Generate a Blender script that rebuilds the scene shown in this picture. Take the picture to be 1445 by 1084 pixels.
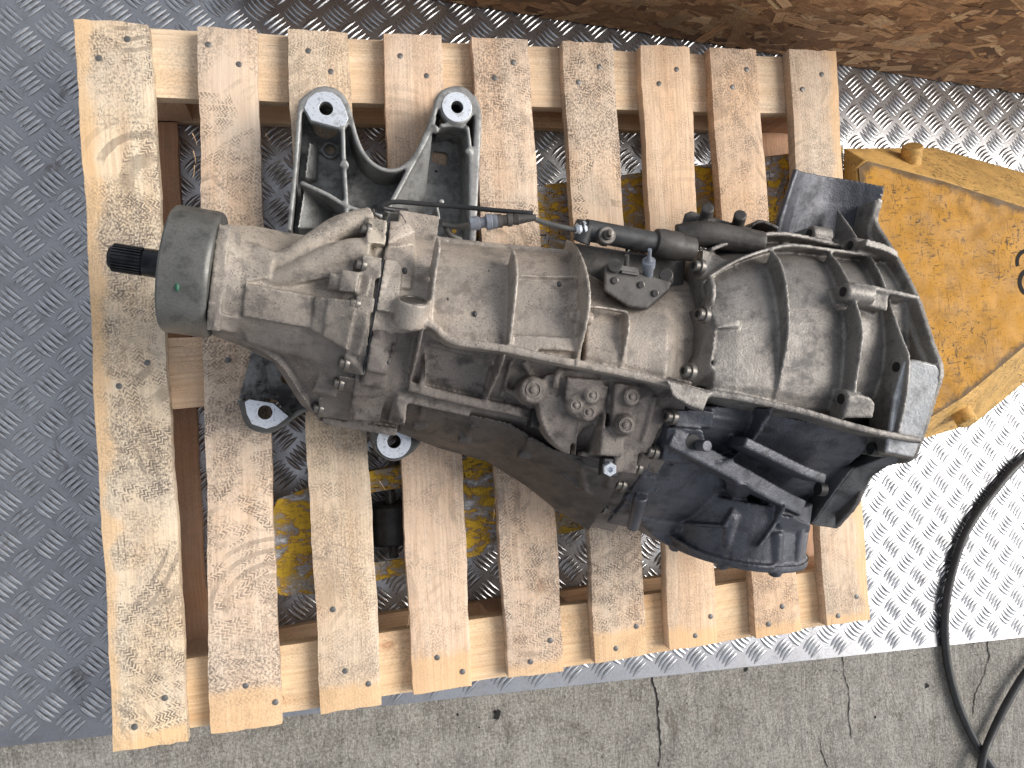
import bpy, bmesh, math, random
from mathutils import Vector, Matrix
from mathutils.bvhtree import BVHTree
random.seed(7)
for o in list(bpy.data.objects): bpy.data.objects.remove(o)
S = bpy.context.scene
COL = S.collection
# ------------------------------------------------------------------ camera (26 mm equivalent phone lens, looking down)
CAM = Vector((-0.3032301270, -0.0507733997, 1.2949696668))
ROT = Matrix(((0.96797, 0.06273, -0.24311), (-0.06665, 0.99774, -0.00795), (0.24207, 0.0239, 0.96997)))
FPX, CX, CY, IW = 1085.0, 722.5, 542.0, 1445.0
cd = bpy.data.cameras.new('camera'); cam = bpy.data.objects.new('camera', cd); COL.objects.link(cam)
cam.matrix_world = Matrix.Translation(CAM) @ ROT.to_4x4()
cd.sensor_width = 36.0; cd.lens = 36.0 * FPX / IW; cd.clip_start = 0.01; cd.clip_end = 100
S.camera = cam
# ------------------------------------------------------------------ daylight
SUN_EL, SUN_AZ = math.radians(42), math.radians(84)      # azimuth clockwise from +Y
world = bpy.data.worlds.new('World'); S.world = world; world.use_nodes = True
wn = world.node_tree.nodes; wl = world.node_tree.links
sky = wn.new('ShaderNodeTexSky'); sky.sky_type = 'NISHITA'; sky.sun_disc = False
sky.sun_elevation = SUN_EL; sky.sun_rotation = SUN_AZ
sky.air_density = 1.0; sky.dust_density = 2.0; sky.ozone_density = 1.0
hs = wn.new('ShaderNodeHueSaturation'); hs.inputs['Saturation'].default_value = .28      # thin overcast: the blue is washed out evenly
wl.new(sky.outputs[0], hs.inputs['Color']); wl.new(hs.outputs[0], wn['Background'].inputs[0]); wn['Background'].inputs[1].default_value = 0.115
sd = bpy.data.lights.new('sun', 'SUN'); sd.energy = 2.1; sd.angle = math.radians(38); sd.color = (1.0, 0.94, 0.86)
sun = bpy.data.objects.new('sun', sd); COL.objects.link(sun)
sv = Vector((math.sin(SUN_AZ) * math.cos(SUN_EL), math.cos(SUN_AZ) * math.cos(SUN_EL), math.sin(SUN_EL)))
sun.rotation_euler = sv.to_track_quat('Z', 'Y').to_euler()
S.view_settings.view_transform = 'Standard'; S.view_settings.look = 'None'
S.view_settings.exposure = 0.7; S.view_settings.gamma = 1.0
S.render.engine = 'CYCLES'
# ------------------------------------------------------------------ measuring helpers (surveying points of the real place)
def ray(px, py): return ROT @ Vector(((px - CX) / FPX, -(py - CY) / FPX, -1.0))
def W(px, py, z):
    d = ray(px, py); return CAM + d * ((z - CAM.z) / d.z)
GA = W(235, 372, .34); AX = (W(1212, 505, .34) - GA); AX.z = 0; AX.normalize()
SD = Vector((-AX.y, AX.x, 0)); UP = Vector((0, 0, 1))
def G(u, v, z): return Vector((GA.x, GA.y, 0)) + AX * u + SD * v + UP * z
def uof(p): return (p - GA).dot(AX)
def vof(p): return (p - GA).dot(SD)
def U(px, py, z): return uof(W(px, py, z))
def PU(px, py, u):
    d = ray(px, py); return CAM + d * ((GA + AX * u - CAM).dot(AX) / d.dot(AX))
def GV(u, py, z):          # point of the cross-section plane u at height z that is seen in row py
    a = ROT.transposed() @ (G(u, 0, z) - CAM); b = ROT.transposed() @ SD
    k = (CY - py) / FPX
    v = (k * -a.z - a.y) / (b.y + k * b.z); return G(u, v, z)
# ------------------------------------------------------------------ object helpers
def tag(o, label=None, cat=None, group=None, kind=None):
    if label: o['label'] = label
    if cat: o['category'] = cat
    if group: o['group'] = group
    if kind: o['kind'] = kind
    return o
def empty(name, loc=(0, 0, 0)):
    o = bpy.data.objects.new(name, None); o.location = loc; o.empty_display_size = .05; COL.objects.link(o); return o
def shade(me, ang=35):
    for p in me.polygons: p.use_smooth = True
    try: me.set_sharp_from_angle(angle=math.radians(ang))
    except Exception: pass
def world_of(o): return o.matrix_basis.copy() if not o.parent else world_of(o.parent) @ o.matrix_parent_inverse @ o.matrix_basis
def link(name, me, m, parent=None):
    o = bpy.data.objects.new(name, me); COL.objects.link(o)
    if m:
        me.materials.clear(); me.materials.append(m)
    if parent:
        o.parent = parent
        o.matrix_parent_inverse = world_of(parent).inverted()
    return o
def obj(name, bm, m, parent=None, smooth=35, bevel=0, recalc=True):
    if recalc: bmesh.ops.recalc_face_normals(bm, faces=bm.faces)
    me = bpy.data.meshes.new(name); bm.to_mesh(me); bm.free()
    shade(me, smooth)
    o = link(name, me, m, parent)
    if bevel:
        b = o.modifiers.new('bevel', 'BEVEL'); b.width = bevel; b.segments = 2; b.limit_method = 'ANGLE'; b.angle_limit = math.radians(40)
    return o
def cast_obj(name, bm, m, parent=None, voxel=.002, it=3, fac=.5):
    """fuse overlapping solids into one casting with rounded inner corners"""
    bmesh.ops.recalc_face_normals(bm, faces=bm.faces)
    me = bpy.data.meshes.new(name); bm.to_mesh(me); bm.free()
    o = bpy.data.objects.new(name, me); COL.objects.link(o)
    r = o.modifiers.new('remesh', 'REMESH'); r.mode = 'VOXEL'; r.voxel_size = voxel; r.use_smooth_shade = True
    s = o.modifiers.new('smooth', 'SMOOTH'); s.factor = fac; s.iterations = it
    dg = bpy.context.evaluated_depsgraph_get(); dg.update()
    me2 = bpy.data.meshes.new_from_object(o.evaluated_get(dg)); me2.name = name
    bpy.data.objects.remove(o)
    for p in me2.polygons: p.use_smooth = True
    return link(name, me2, m, parent)
def strip(bm, pts, w, d):
    """closed bar: for each point a rectangle p +- w/2, sunk by d (w, d vectors or functions of index)"""
    rings = []
    for i, p in enumerate(pts):
        wi = w(i) if callable(w) else w; di = d(i) if callable(d) else d
        rings.append([bm.verts.new(q) for q in (p + wi / 2, p - wi / 2, p - wi / 2 + di, p + wi / 2 + di)])
    for a, b in zip(rings, rings[1:]):
        for k in range(4): bm.faces.new((a[k], a[(k + 1) % 4], b[(k + 1) % 4], b[k]))
    bm.faces.new(rings[0][::-1]); bm.faces.new(rings[-1])
def smoothpts(pts, n=5):
    out = []
    for i in range(len(pts) - 1):
        p0 = pts[max(i - 1, 0)]; p1 = pts[i]; p2 = pts[i + 1]; p3 = pts[min(i + 2, len(pts) - 1)]
        for k in range(n):
            t = k / n
            out.append(.5 * ((2 * p1) + (p2 - p0) * t + (2 * p0 - 5 * p1 + 4 * p2 - p3) * t * t + (3 * p1 - p0 - 3 * p2 + p3) * t ** 3))
    out.append(pts[-1]); return out
def flat_strip(bm, pts, width, depth):
    """bar following a path in plan: width sideways, sunk depth"""
    def w(i):
        t = (pts[min(i + 1, len(pts) - 1)] - pts[max(i - 1, 0)]); t.z = 0
        return (Vector((-t.y, t.x, 0)).normalized()) * (width if not callable(width) else width(i))
    strip(bm, pts, w, Vector((0, 0, -depth)))
def lathe(bm, p, d, prof, seg=28, cap=True):
    d = d.normalized(); q = d.to_track_quat('Z', 'Y'); rings = []
    for t, r in prof:
        rings.append([bm.verts.new(p + d * t + q @ Vector((math.cos(a) * r, math.sin(a) * r, 0))) for a in [2 * math.pi * k / seg for k in range(seg)]])
    for a, b in zip(rings, rings[1:]):
        for k in range(seg): bm.faces.new((a[k], a[(k + 1) % seg], b[(k + 1) % seg], b[k]))
    if cap: bm.faces.new(rings[0][::-1]); bm.faces.new(rings[-1])
def cyl(bm, p0, p1, r0, r1=None, seg=24, ch=0.0):
    r1 = r0 if r1 is None else r1; L = (p1 - p0).length
    pr = [(0, r0 - ch), (ch, r0), (L - ch, r1), (L, r1 - ch)] if ch else [(0, r0), (L, r1)]
    lathe(bm, p0, p1 - p0, pr, seg)
def tube(bm, pts, r, seg=12, n=6):
    P = smoothpts(pts, n) if n else pts; rings = []; nrm = None
    for i, p in enumerate(P):
        t = (P[min(i + 1, len(P) - 1)] - P[max(i - 1, 0)]).normalized()
        nrm = (t.orthogonal() if nrm is None else (nrm - t * nrm.dot(t))).normalized(); b = t.cross(nrm)
        rr = r(i / (len(P) - 1)) if callable(r) else r
        rings.append([bm.verts.new(p + (nrm * math.cos(a) + b * math.sin(a)) * rr) for a in [2 * math.pi * k / seg for k in range(seg)]])
    for a, b in zip(rings, rings[1:]):
        for k in range(seg): bm.faces.new((a[k], a[(k + 1) % seg], b[(k + 1) % seg], b[k]))
    bm.faces.new(rings[0][::-1]); bm.faces.new(rings[-1])
def prism(bm, top, depth, bottom=None):
    a = [bm.verts.new(p) for p in top]
    b = [bm.verts.new(p) for p in (bottom or [q + Vector((0, 0, -depth)) for q in top])]
    n = len(a); bm.faces.new(a); bm.faces.new(b[::-1])
    for k in range(n): bm.faces.new((a[k], b[k], b[(k + 1) % n], a[(k + 1) % n]))
def box(bm, c, x, y, z, R=None):
    vs = []
    for sx, sy, sz in ((-1,-1,-1),(1,-1,-1),(1,1,-1),(-1,1,-1),(-1,-1,1),(1,-1,1),(1,1,1),(-1,1,1)):
        p = Vector((sx * x / 2, sy * y / 2, sz * z / 2)); vs.append(bm.verts.new(c + ((R @ p) if R else p)))
    for f in ((0,3,2,1),(4,5,6,7),(0,1,5,4),(1,2,6,5),(2,3,7,6),(3,0,4,7)): bm.faces.new([vs[i] for i in f])
FR = Matrix((AX, SD, UP)).transposed()    # gearbox frame
def plate_mesh(outline, holes, z0, z1, bev=0.0):
    """solid plate with real holes; outline/holes lists of 2-D points"""
    cu = bpy.data.curves.new('tmp', 'CURVE'); cu.dimensions = '2D'; cu.fill_mode = 'BOTH'
    for pts in [outline] + holes:
        sp = cu.splines.new('POLY'); sp.points.add(len(pts) - 1); sp.use_cyclic_u = True
        for q, p in zip(sp.points, pts): q.co = (p[0], p[1], 0, 1)
    cu.extrude = (z1 - z0) / 2 - bev; cu.bevel_depth = bev; cu.bevel_resolution = 1; cu.offset = -bev
    o = bpy.data.objects.new('tmp', cu); COL.objects.link(o)
    dg = bpy.context.evaluated_depsgraph_get(); dg.update()
    me = bpy.data.meshes.new_from_object(o.evaluated_get(dg)); bpy.data.objects.remove(o)
    me.transform(Matrix.Translation((0, 0, (z0 + z1) / 2)))
    return me
def circ(c, r, n=24, sx=1, sy=1): return [(c[0] + math.cos(2 * math.pi * k / n) * r * sx, c[1] + math.sin(2 * math.pi * k / n) * r * sy) for k in range(n)]
def add_mesh(bm, me):
    b2 = bmesh.new(); b2.from_mesh(me); bmesh.ops.remove_doubles(b2, verts=b2.verts, dist=1e-6)
    t = bpy.data.meshes.new('t'); b2.to_mesh(t); b2.free(); bm.from_mesh(t)
# ------------------------------------------------------------------ node helpers
class NT:
    def __init__(s, name):
        s.m = bpy.data.materials.new(name); s.m.use_nodes = True; s.t = s.m.node_tree; s.n = s.t.nodes; s.l = s.t.links
        s.b = s.n['Principled BSDF']
    def put(s, sock, v):
        if isinstance(v, bpy.types.NodeSocket): s.l.new(v, sock)
        elif v is not None:
            if isinstance(v, (tuple, list)) and len(v) == 3 and sock.type == 'RGBA': v = (*v, 1)
            sock.default_value = v
    def coord(s, kind='Object'): return s.n.new('ShaderNodeTexCoord').outputs[kind]
    def mapp(s, v, scale=(1, 1, 1), rot=(0, 0, 0), loc=(0, 0, 0)):
        n = s.n.new('ShaderNodeMapping'); s.put(n.inputs[0], v); s.put(n.inputs['Scale'], scale); s.put(n.inputs['Rotation'], rot); s.put(n.inputs['Location'], loc); return n.outputs[0]
    def noise(s, v, scale, detail=4, rough=.55, dist=0, out=0, dim='3D'):
        n = s.n.new('ShaderNodeTexNoise'); n.noise_dimensions = dim; s.put(n.inputs['Vector'], v); s.put(n.inputs['Scale'], scale); s.put(n.inputs['Detail'], detail)
        s.put(n.inputs['Roughness'], rough); s.put(n.inputs['Distortion'], dist); return n.outputs[out]
    def vor(s, v, scale, feat='F1', out='Distance', rnd=1):
        n = s.n.new('ShaderNodeTexVoronoi'); n.feature = feat; s.put(n.inputs['Vector'], v); s.put(n.inputs['Scale'], scale); s.put(n.inputs['Randomness'], rnd); return n.outputs[out]
    def ramp(s, v, pts, interp='LINEAR'):
        n = s.n.new('ShaderNodeValToRGB'); s.put(n.inputs[0], v); e = n.color_ramp.elements; n.color_ramp.interpolation = interp
        while len(e) > 1: e.remove(e[-1])
        e[0].position = pts[0][0]; e[0].color = s.c4(pts[0][1])
        for p, c in pts[1:]:
            q = e.new(p); q.color = s.c4(c)
        return n.outputs[0]
    def c4(s, c): return (c, c, c, 1) if not isinstance(c, (tuple, list)) else (*c[:3], 1)
    def mix(s, f, a, b, mode='MIX'):
        n = s.n.new('ShaderNodeMix'); n.data_type = 'RGBA'; n.blend_type = mode; s.put(n.inputs[0], f); s.put(n.inputs[6], a); s.put(n.inputs[7], b); return n.outputs[2]
    def math(s, op, a, b=None, c=None, clamp=False):
        n = s.n.new('ShaderNodeMath'); n.operation = op; n.use_clamp = clamp; s.put(n.inputs[0], a)
        if b is not None: s.put(n.inputs[1], b)
        if c is not None: s.put(n.inputs[2], c)
        return n.outputs[0]
    def vmath(s, op, a, b=None):
        n = s.n.new('ShaderNodeVectorMath'); n.operation = op; s.put(n.inputs[0], a)
        if b is not None: s.put(n.inputs[1], b)
        return n.outputs[0]
    def sep(s, v):
        n = s.n.new('ShaderNodeSeparateXYZ'); s.put(n.inputs[0], v); return n.outputs
    def comb(s, x, y, z):
        n = s.n.new('ShaderNodeCombineXYZ')
        for i, q in enumerate((x, y, z)): s.put(n.inputs[i], q)
        return n.outputs[0]
    def attr(s, name, out='Fac', t='GEOMETRY'):
        n = s.n.new('ShaderNodeAttribute'); n.attribute_name = name; n.attribute_type = t; return n.outputs[out]
    def bump(s, h, strength=.3, dist=.001, nrm=None):
        n = s.n.new('ShaderNodeBump'); s.put(n.inputs['Height'], h); s.put(n.inputs['Strength'], strength); s.put(n.inputs['Distance'], dist)
        if nrm: s.put(n.inputs['Normal'], nrm)
        return n.outputs[0]
    def fin(s, col, rough=.5, metal=0.0, nrm=None, spec=None):
        s.put(s.b.inputs['Base Color'], col); s.put(s.b.inputs['Roughness'], rough); s.put(s.b.inputs['Metallic'], metal)
        if nrm: s.put(s.b.inputs['Normal'], nrm)
        if spec is not None: s.put(s.b.inputs['Specular IOR Level'], spec)
        return s.m

def mat_cast(name, base, dust, dark, metal=.35, rough=.55, spots=.5, scale=1.0, bump=.5, oil_shade=None):
    """sand-cast aluminium with dust film, grime blotches and small oil specks"""
    n = NT(name); v = n.coord()
    big = n.noise(v, 9 * scale, 5, .6, .3); mid = n.noise(v, 38 * scale, 5, .65); fine = n.noise(v, 420, 3, .7)
    c = n.mix(n.ramp(big, [(.42, 0), (.56, 1)]), base, dust)
    c = n.mix(n.ramp(mid, [(.50, 0), (.64, .8)]), c, dark)
    c = n.mix(n.ramp(fine, [(.35, .35), (.65, 0)]), c, tuple(x * .35 for x in base))
    if oil_shade:      # oil grime and painted-in shade darken one flank: (colour, side position in m, softness); stays with the object
        d = n.n.new('ShaderNodeVectorMath'); d.operation = 'DOT_PRODUCT'; n.put(d.inputs[0], v); d.inputs[1].default_value = tuple(SD)
        sv_ = n.math('ADD', n.math('SUBTRACT', d.outputs['Value'], GA.dot(SD) - GA.z * SD.z), n.math('MULTIPLY', n.math('SUBTRACT', n.noise(v, 16, 4, .6), .5), .09))
        c = n.mix(n.math('MULTIPLY', n.ramp(n.math('MULTIPLY', n.math('SUBTRACT', oil_shade[1], sv_), 1 / oil_shade[2]), [(0, 0), (1, 1)]), .85), c, n.mix(n.ramp(mid, [(.35, 0), (.65, 1)]), oil_shade[0], tuple(x * .6 for x in oil_shade[0])))
    sp = n.vor(v, 260); spm = n.math('MULTIPLY', n.ramp(sp, [(.16, 1), (.27, 0)]), n.ramp(n.noise(v, 22, 3), [(.45, 0), (.56, 1)]))
    c = n.mix(n.math('MULTIPLY', spm, spots), c, tuple(x * .16 for x in base))
    geo = n.n.new('ShaderNodeNewGeometry')      # rubbed bare metal on outer edges
    ed = n.math('MULTIPLY', n.ramp(geo.outputs['Pointiness'], [(.53, 0), (.60, 1)]), n.ramp(n.noise(v, 55, 4, .7), [(.38, 0), (.6, .75)]))
    c = n.mix(ed, c, tuple(min(.62, x * 1.75 + .03) for x in base))
    scr = n.math('MULTIPLY', n.ramp(n.noise(n.mapp(v, (1, 5, 5), (0, 0, .6)), 70, 5, .7, .8), [(.62, 0), (.66, .5)]), n.ramp(n.noise(v, 14, 3), [(.48, 0), (.6, 1)]))
    c = n.mix(scr, c, tuple(min(.6, x * 1.6 + .02) for x in base))
    h = n.math('ADD', n.math('MULTIPLY', fine, .8), n.math('MULTIPLY', n.noise(v, 130, 4, .6), 1.1)); h = n.math('ADD', h, n.math('MULTIPLY', mid, 1.2))
    return n.fin(c, n.ramp(mid, [(.3, rough - .1), (.7, rough + .15)]), metal, n.bump(h, bump, .0012))
M = {}
M['tail'] = mat_cast('cast_aluminium_beige_dust', (.35, .31, .265), (.46, .40, .33), (.15, .132, .12), .25, .6, .8, oil_shade=((.125, .11, .103), .045, .13))
M['case'] = mat_cast('cast_aluminium_tan', (.35, .31, .27), (.44, .375, .315), (.20, .175, .155), .3, .55, .7, oil_shade=((.19, .168, .155), -.03, .12))
M['lower'] = mat_cast('cast_aluminium_oily_shaded_brown', (.135, .117, .108), (.19, .165, .148), (.05, .044, .041), .3, .6, .5)  # oil grime brown with the shade of the lower side painted in
M['bell'] = mat_cast('cast_aluminium_grey', (.28, .262, .24), (.20, .183, .168), (.10, .093, .092), .4, .48, .5, oil_shade=((.12, .11, .107), -.06, .16))
M['sump'] = mat_cast('cast_aluminium_brown_oil_shade', (.055, .047, .044), (.075, .066, .06), (.03, .026, .025), .3, .5, .3)  # oil brown, deepened by painted shade along the underside
M['skirt'] = mat_cast('worn_grey_flange_casting', (.14, .14, .148), (.18, .18, .185), (.07, .07, .075), .45, .42, .3)
M['pad'] = mat_cast('scuffed_bright_casting', (.38, .39, .40), (.52, .53, .55), (.16, .16, .165), .5, .4, .3, bump=.3)
M['slate'] = mat_cast('cast_aluminium_dark_oil_shade', (.062, .066, .082), (.085, .088, .105), (.03, .031, .038), .35, .42, .3)  # oil film, with shade painted into the dark blue-grey
M['bracket'] = mat_cast('bracket_cast_aluminium', (.33, .335, .33), (.27, .27, .265), (.11, .11, .108), .35, .5, .4, bump=.2, oil_shade=((.05, .046, .043), -.07, .07))
M['bracket_dark'] = mat_cast('bracket_oily_shaded_aluminium', (.20, .20, .195), (.15, .147, .143), (.07, .07, .07), .35, .45, .4, oil_shade=((.04, .037, .035), -.07, .07))  # floor colour darkened to paint the bracket's inner shade, plus some oil
M['steel_grey'] = mat_cast('worn_grey_steel', (.135, .135, .128), (.17, .167, .155), (.07, .07, .066), .45, .42, .3, bump=.12)
M['steel_dark'] = mat_cast('oily_black_steel', (.03, .03, .035), (.045, .045, .05), (.012, .012, .014), .7, .3, .2, bump=.08)
M['bolt'] = mat_cast('bolt_steel', (.13, .12, .11), (.18, .165, .15), (.05, .045, .04), .7, .4, .2, bump=.1)
M['rubber'] = mat_cast('black_rubber', (.02, .021, .023), (.035, .036, .038), (.01, .01, .01), 0, .45, .2, bump=.08)
M['plastic'] = mat_cast('dirty_dark_plastic', (.042, .038, .036), (.07, .062, .056), (.02, .018, .017), 0, .5, .3, bump=.12)
M['blue_plastic'] = mat_cast('dusty_blue_grey_plastic', (.15, .17, .21), (.20, .21, .24), (.07, .075, .085), .1, .45, .3, bump=.1)
def m_milled():
    n = NT('milled_bright_aluminium'); v = n.coord()
    c = n.mix(n.ramp(n.noise(v, 260, 5, .75), [(.56, 0), (.66, .9)]), (.66, .70, .76), (.14, .14, .15))
    c = n.mix(n.ramp(n.noise(v, 60, 4, .6), [(.55, 0), (.7, .6)]), c, (.25, .24, .23))
    return n.fin(c, .4, .55, n.bump(n.noise(v, 500, 3), .25, .0006))
M['milled'] = m_milled()
def m_hole():
    n = NT('recess_shade_black'); return n.fin((.006, .006, .007), .6)  # flat black stands in for the shade inside holes and gaps
M['hole'] = m_hole()

def m_wood(name, tone=(0, 0, 0), marks=1.0, dirt=1.0):
    """rough sawn pine; UV: x across (m), y along (m). object colour carries per-board variation"""
    n = NT(name); uv = n.coord('UV'); oi = n.n.new('ShaderNodeObjectInfo'); rnd = oi.outputs['Random']
    off = n.comb(n.math('MULTIPLY', rnd, 37.0), n.math('MULTIPLY', rnd, 91.0), 0)
    p = n.vmath('ADD', uv, off)
    g1 = n.noise(n.mapp(p, (22, 1.6, 1)), 1.0, 4, .6, .9)
    g2 = n.noise(n.mapp(p, (260, 7, 1)), 1.0, 4, .65, .2)
    c = n.ramp(g1, [(.3, (.77, .59, .42)), (.5, (.84, .69, .53)), (.7, (.88, .77, .63))])
    c = n.mix(n.ramp(g2, [(.35, .45), (.6, 0)]), c, (.46, .31, .20))
    tint = n.attr('tint', 'Color')
    c = n.mix(1.0, c, tint, 'MULTIPLY')
    # knots
    kp = n.mapp(p, (8.5, 5.0, 1)); kn = n.n.new('ShaderNodeTexVoronoi'); n.put(kn.inputs['Vector'], kp); n.put(kn.inputs['Scale'], 1.0)
    ksel = n.ramp(n.sep(kn.outputs['Color'])[0], [(.52, 0), (.54, 1)], 'CONSTANT')
    kd = n.math('ADD', kn.outputs['Distance'], n.math('MULTIPLY', n.noise(p, 60, 2), .03))
    rings = n.math('SINE', n.math('MULTIPLY', kd, 190))
    kc = n.mix(n.math('MULTIPLY', n.math('ADD', rings, 1), .5), (.32, .13, .045), (.50, .27, .13))
    c = n.mix(n.math('MULTIPLY', ksel, n.ramp(kd, [(.055, .9), (.085, 0)])), c, kc)
    c = n.mix(n.math('MULTIPLY', ksel, n.ramp(kd, [(.06, .45), (.22, 0)])), c, (.62, .36, .19))
    # damp clean orange ends / edge (attribute painted per vertex)
    wav = n.math('ADD', n.attr('edge'), n.math('MULTIPLY', n.math('SUBTRACT', n.noise(p, 14, 4, .6), .5), .05))
    fresh = n.ramp(wav, [(.022, 1), (.034, 0)])            # 1 near edge
    c = n.mix(n.math('MULTIPLY', fresh, .62), c, (.76, .47, .22))
    clean = n.math('SUBTRACT', 1, n.math('MULTIPLY', fresh, .65))
    # grey film of trodden dirt
    film = n.ramp(n.noise(p, 6, 5, .6, .5), [(.34, 0), (.68, .7)])
    film = n.math('MULTIPLY', n.math('MULTIPLY', film, clean), n.math('MULTIPLY', n.attr('soil'), .9 * dirt), clamp=True)
    c = n.mix(film, c, (.60, .54, .46))
    # boot and tyre prints: voronoi patches, each with its own direction of zigzag bars
    dirtv = n.attr('soil')
    pv = n.vmath('ADD', p, n.mapp(n.noise(p, 22, 3, .5, 0, 1), (.018, .018, 0)))
    def prints(cell, off_, th):
        q0 = n.vmath('ADD', pv, off_); ce = n.n.new('ShaderNodeTexVoronoi'); n.put(ce.inputs['Vector'], q0); n.put(ce.inputs['Scale'], cell); rc = n.sep(ce.outputs['Color'])
        ro = n.n.new('ShaderNodeVectorRotate'); ro.rotation_type = 'Z_AXIS'; n.put(ro.inputs['Vector'], q0); n.put(ro.inputs['Angle'], n.math('MULTIPLY', rc[0], 3.1))
        rr = n.sep(ro.outputs[0]); tri = n.math('PINGPONG', rr[0], .0045)
        st = n.math('SINE', n.math('MULTIPLY', n.math('ADD', rr[1], n.math('MULTIPLY', tri, 1.1)), 1150))
        st = n.math('ADD', st, n.math('MULTIPLY', n.math('SUBTRACT', n.noise(p, 190, 3, .7), .5), 2.2))
        bars = n.ramp(st, [(-.1, 1), (.45, 0)]); gaps = n.ramp(n.math('ABSOLUTE', n.math('SINE', n.math('MULTIPLY', rr[0], 165))), [(.10, 0), (.2, 1)])
        strength = n.ramp(rc[1], [(th, 0), (th + .35, 1)])
        blot = n.ramp(n.noise(n.vmath('ADD', p, off_), 38, 6, .72), [(.43, 0), (.58, 1)])
        r_ = n.math('MULTIPLY', n.math('MULTIPLY', bars, gaps), n.math('MULTIPLY', strength, blot)); return r_
    mk = n.math('MAXIMUM', prints(9.0, (0, 0, 0), .25), prints(13.0, (4.3, 1.7, 0), .45))
    arcs = n.math('SINE', n.math('MULTIPLY', n.vor(n.vmath('ADD', p, (.03, .05, 0)), 4.3), 95))
    arcs = n.math('MULTIPLY', n.ramp(n.math('ADD', arcs, n.math('MULTIPLY', n.noise(p, 120, 3, .7), 1.2)), [(.95, 0), (1.25, 1)]), n.ramp(n.noise(n.vmath('ADD', p, (7, 2, 0)), 9, 4, .6), [(.52, 0), (.60, 1)]))
    mk = n.math('MAXIMUM', mk, n.math('MULTIPLY', arcs, .6))
    mk = n.math('MULTIPLY', n.math('MULTIPLY', mk, clean), n.math('MULTIPLY', dirtv, .8 * marks), clamp=True)
    # grime speckle sitting in the grain
    spk = n.math('MULTIPLY', n.ramp(n.noise(n.mapp(p, (1, .7, 1)), 330, 3, .8), [(.47, 0), (.56, 1)]), n.ramp(n.noise(p, 9, 5, .65, .4), [(.42, 0), (.58, 1)]))
    spk = n.math('MULTIPLY', n.math('MULTIPLY', spk, clean), n.math('MULTIPLY', dirtv, .75 * dirt), clamp=True)
    smear = n.math('MULTIPLY', n.ramp(n.noise(n.mapp(p, (1.5, .8, 1), (0, 0, 0), (11, 3, 0)), 14, 7, .75, .6), [(.56, 0), (.70, 1)]), n.math('MULTIPLY', clean, .4 * dirt))
    c = n.mix(mk, c, (.105, .085, .073)); c = n.mix(spk, c, (.13, .105, .09)); c = n.mix(smear, c, (.16, .14, .12))
    # fine black checks along the grain
    chk = n.ramp(n.noise(n.mapp(p, (330, 14, 1), (0, 0, 0), (5, 9, 0)), 1.0, 2, .5), [(.70, 0), (.75, .55)])
    c = n.mix(chk, c, (.12, .07, .045))
    h = n.math('ADD', n.math('MULTIPLY', g2, 1.0), n.math('MULTIPLY', mk, -.7)); h = n.math('ADD', h, n.math('MULTIPLY', n.noise(p, 240, 3), .5))
    return n.fin(c, .75, 0, n.bump(h, .5, .0012), .25)
M['wood'] = m_wood('trodden_pine'); M['wood_clean'] = m_wood('pine', marks=.25, dirt=.55)
def m_plate():
    n = NT('aluminium_chequer_plate'); v = n.coord()
    big = n.noise(v, 4.5, 5, .6, .4); mid = n.noise(v, 34, 5, .65); fine = n.noise(v, 300, 4, .7)
    c = n.mix(n.ramp(big, [(.35, 0), (.65, 1)]), (.55, .56, .575), (.43, .43, .45))
    c = n.mix(n.ramp(mid, [(.48, 0), (.74, .6)]), c, (.22, .21, .205))
    c = n.mix(n.ramp(fine, [(.58, 0), (.70, .6)]), c, (.16, .15, .15))
    dw = n.n.new('ShaderNodeVectorMath'); dw.operation = 'DOT_PRODUCT'; n.put(dw.inputs[0], v); dw.inputs[1].default_value = (.10, .995, 0)
    near = n.math('MULTIPLY', n.math('MULTIPLY', n.math('SUBTRACT', dw.outputs['Value'], .50), .7, clamp=True), n.math('SUBTRACT', 1.1, n.math('ADD', n.sep(v)[0], 0), clamp=True))   # swept-up dirt along the board wall
    d = n.ramp(n.math('ADD', n.noise(v, 13, 6, .75, .8), near), [(.60, 0), (.70, .75)]); c = n.mix(d, c, (.12, .105, .095))
    rough = n.ramp(mid, [(.3, .24), (.7, .36)])
    metal = n.math('SUBTRACT', .97, n.math('MULTIPLY', d, .7))
    return n.fin(c, rough, metal, n.bump(n.math('ADD', fine, mid), .2, .0008))
M['plate'] = m_plate()
def m_bars():
    n = NT('polished_tread_bars'); v = n.coord()
    c = n.mix(n.ramp(n.noise(v, 80, 4, .7), [(.5, 0), (.7, .7)]), (.60, .61, .63), (.28, .27, .26))
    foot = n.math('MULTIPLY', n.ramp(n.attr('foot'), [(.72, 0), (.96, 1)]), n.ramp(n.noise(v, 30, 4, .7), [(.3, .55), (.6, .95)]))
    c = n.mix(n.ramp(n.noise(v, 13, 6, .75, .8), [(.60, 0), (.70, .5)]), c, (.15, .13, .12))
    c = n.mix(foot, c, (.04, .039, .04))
    return n.fin(c, n.math('ADD', .25, n.math('MULTIPLY', foot, .4)), n.math('SUBTRACT', .95, n.math('MULTIPLY', foot, .7)), n.bump(n.noise(v, 500, 3), .15, .0005))
M['bars'] = m_bars()
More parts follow.
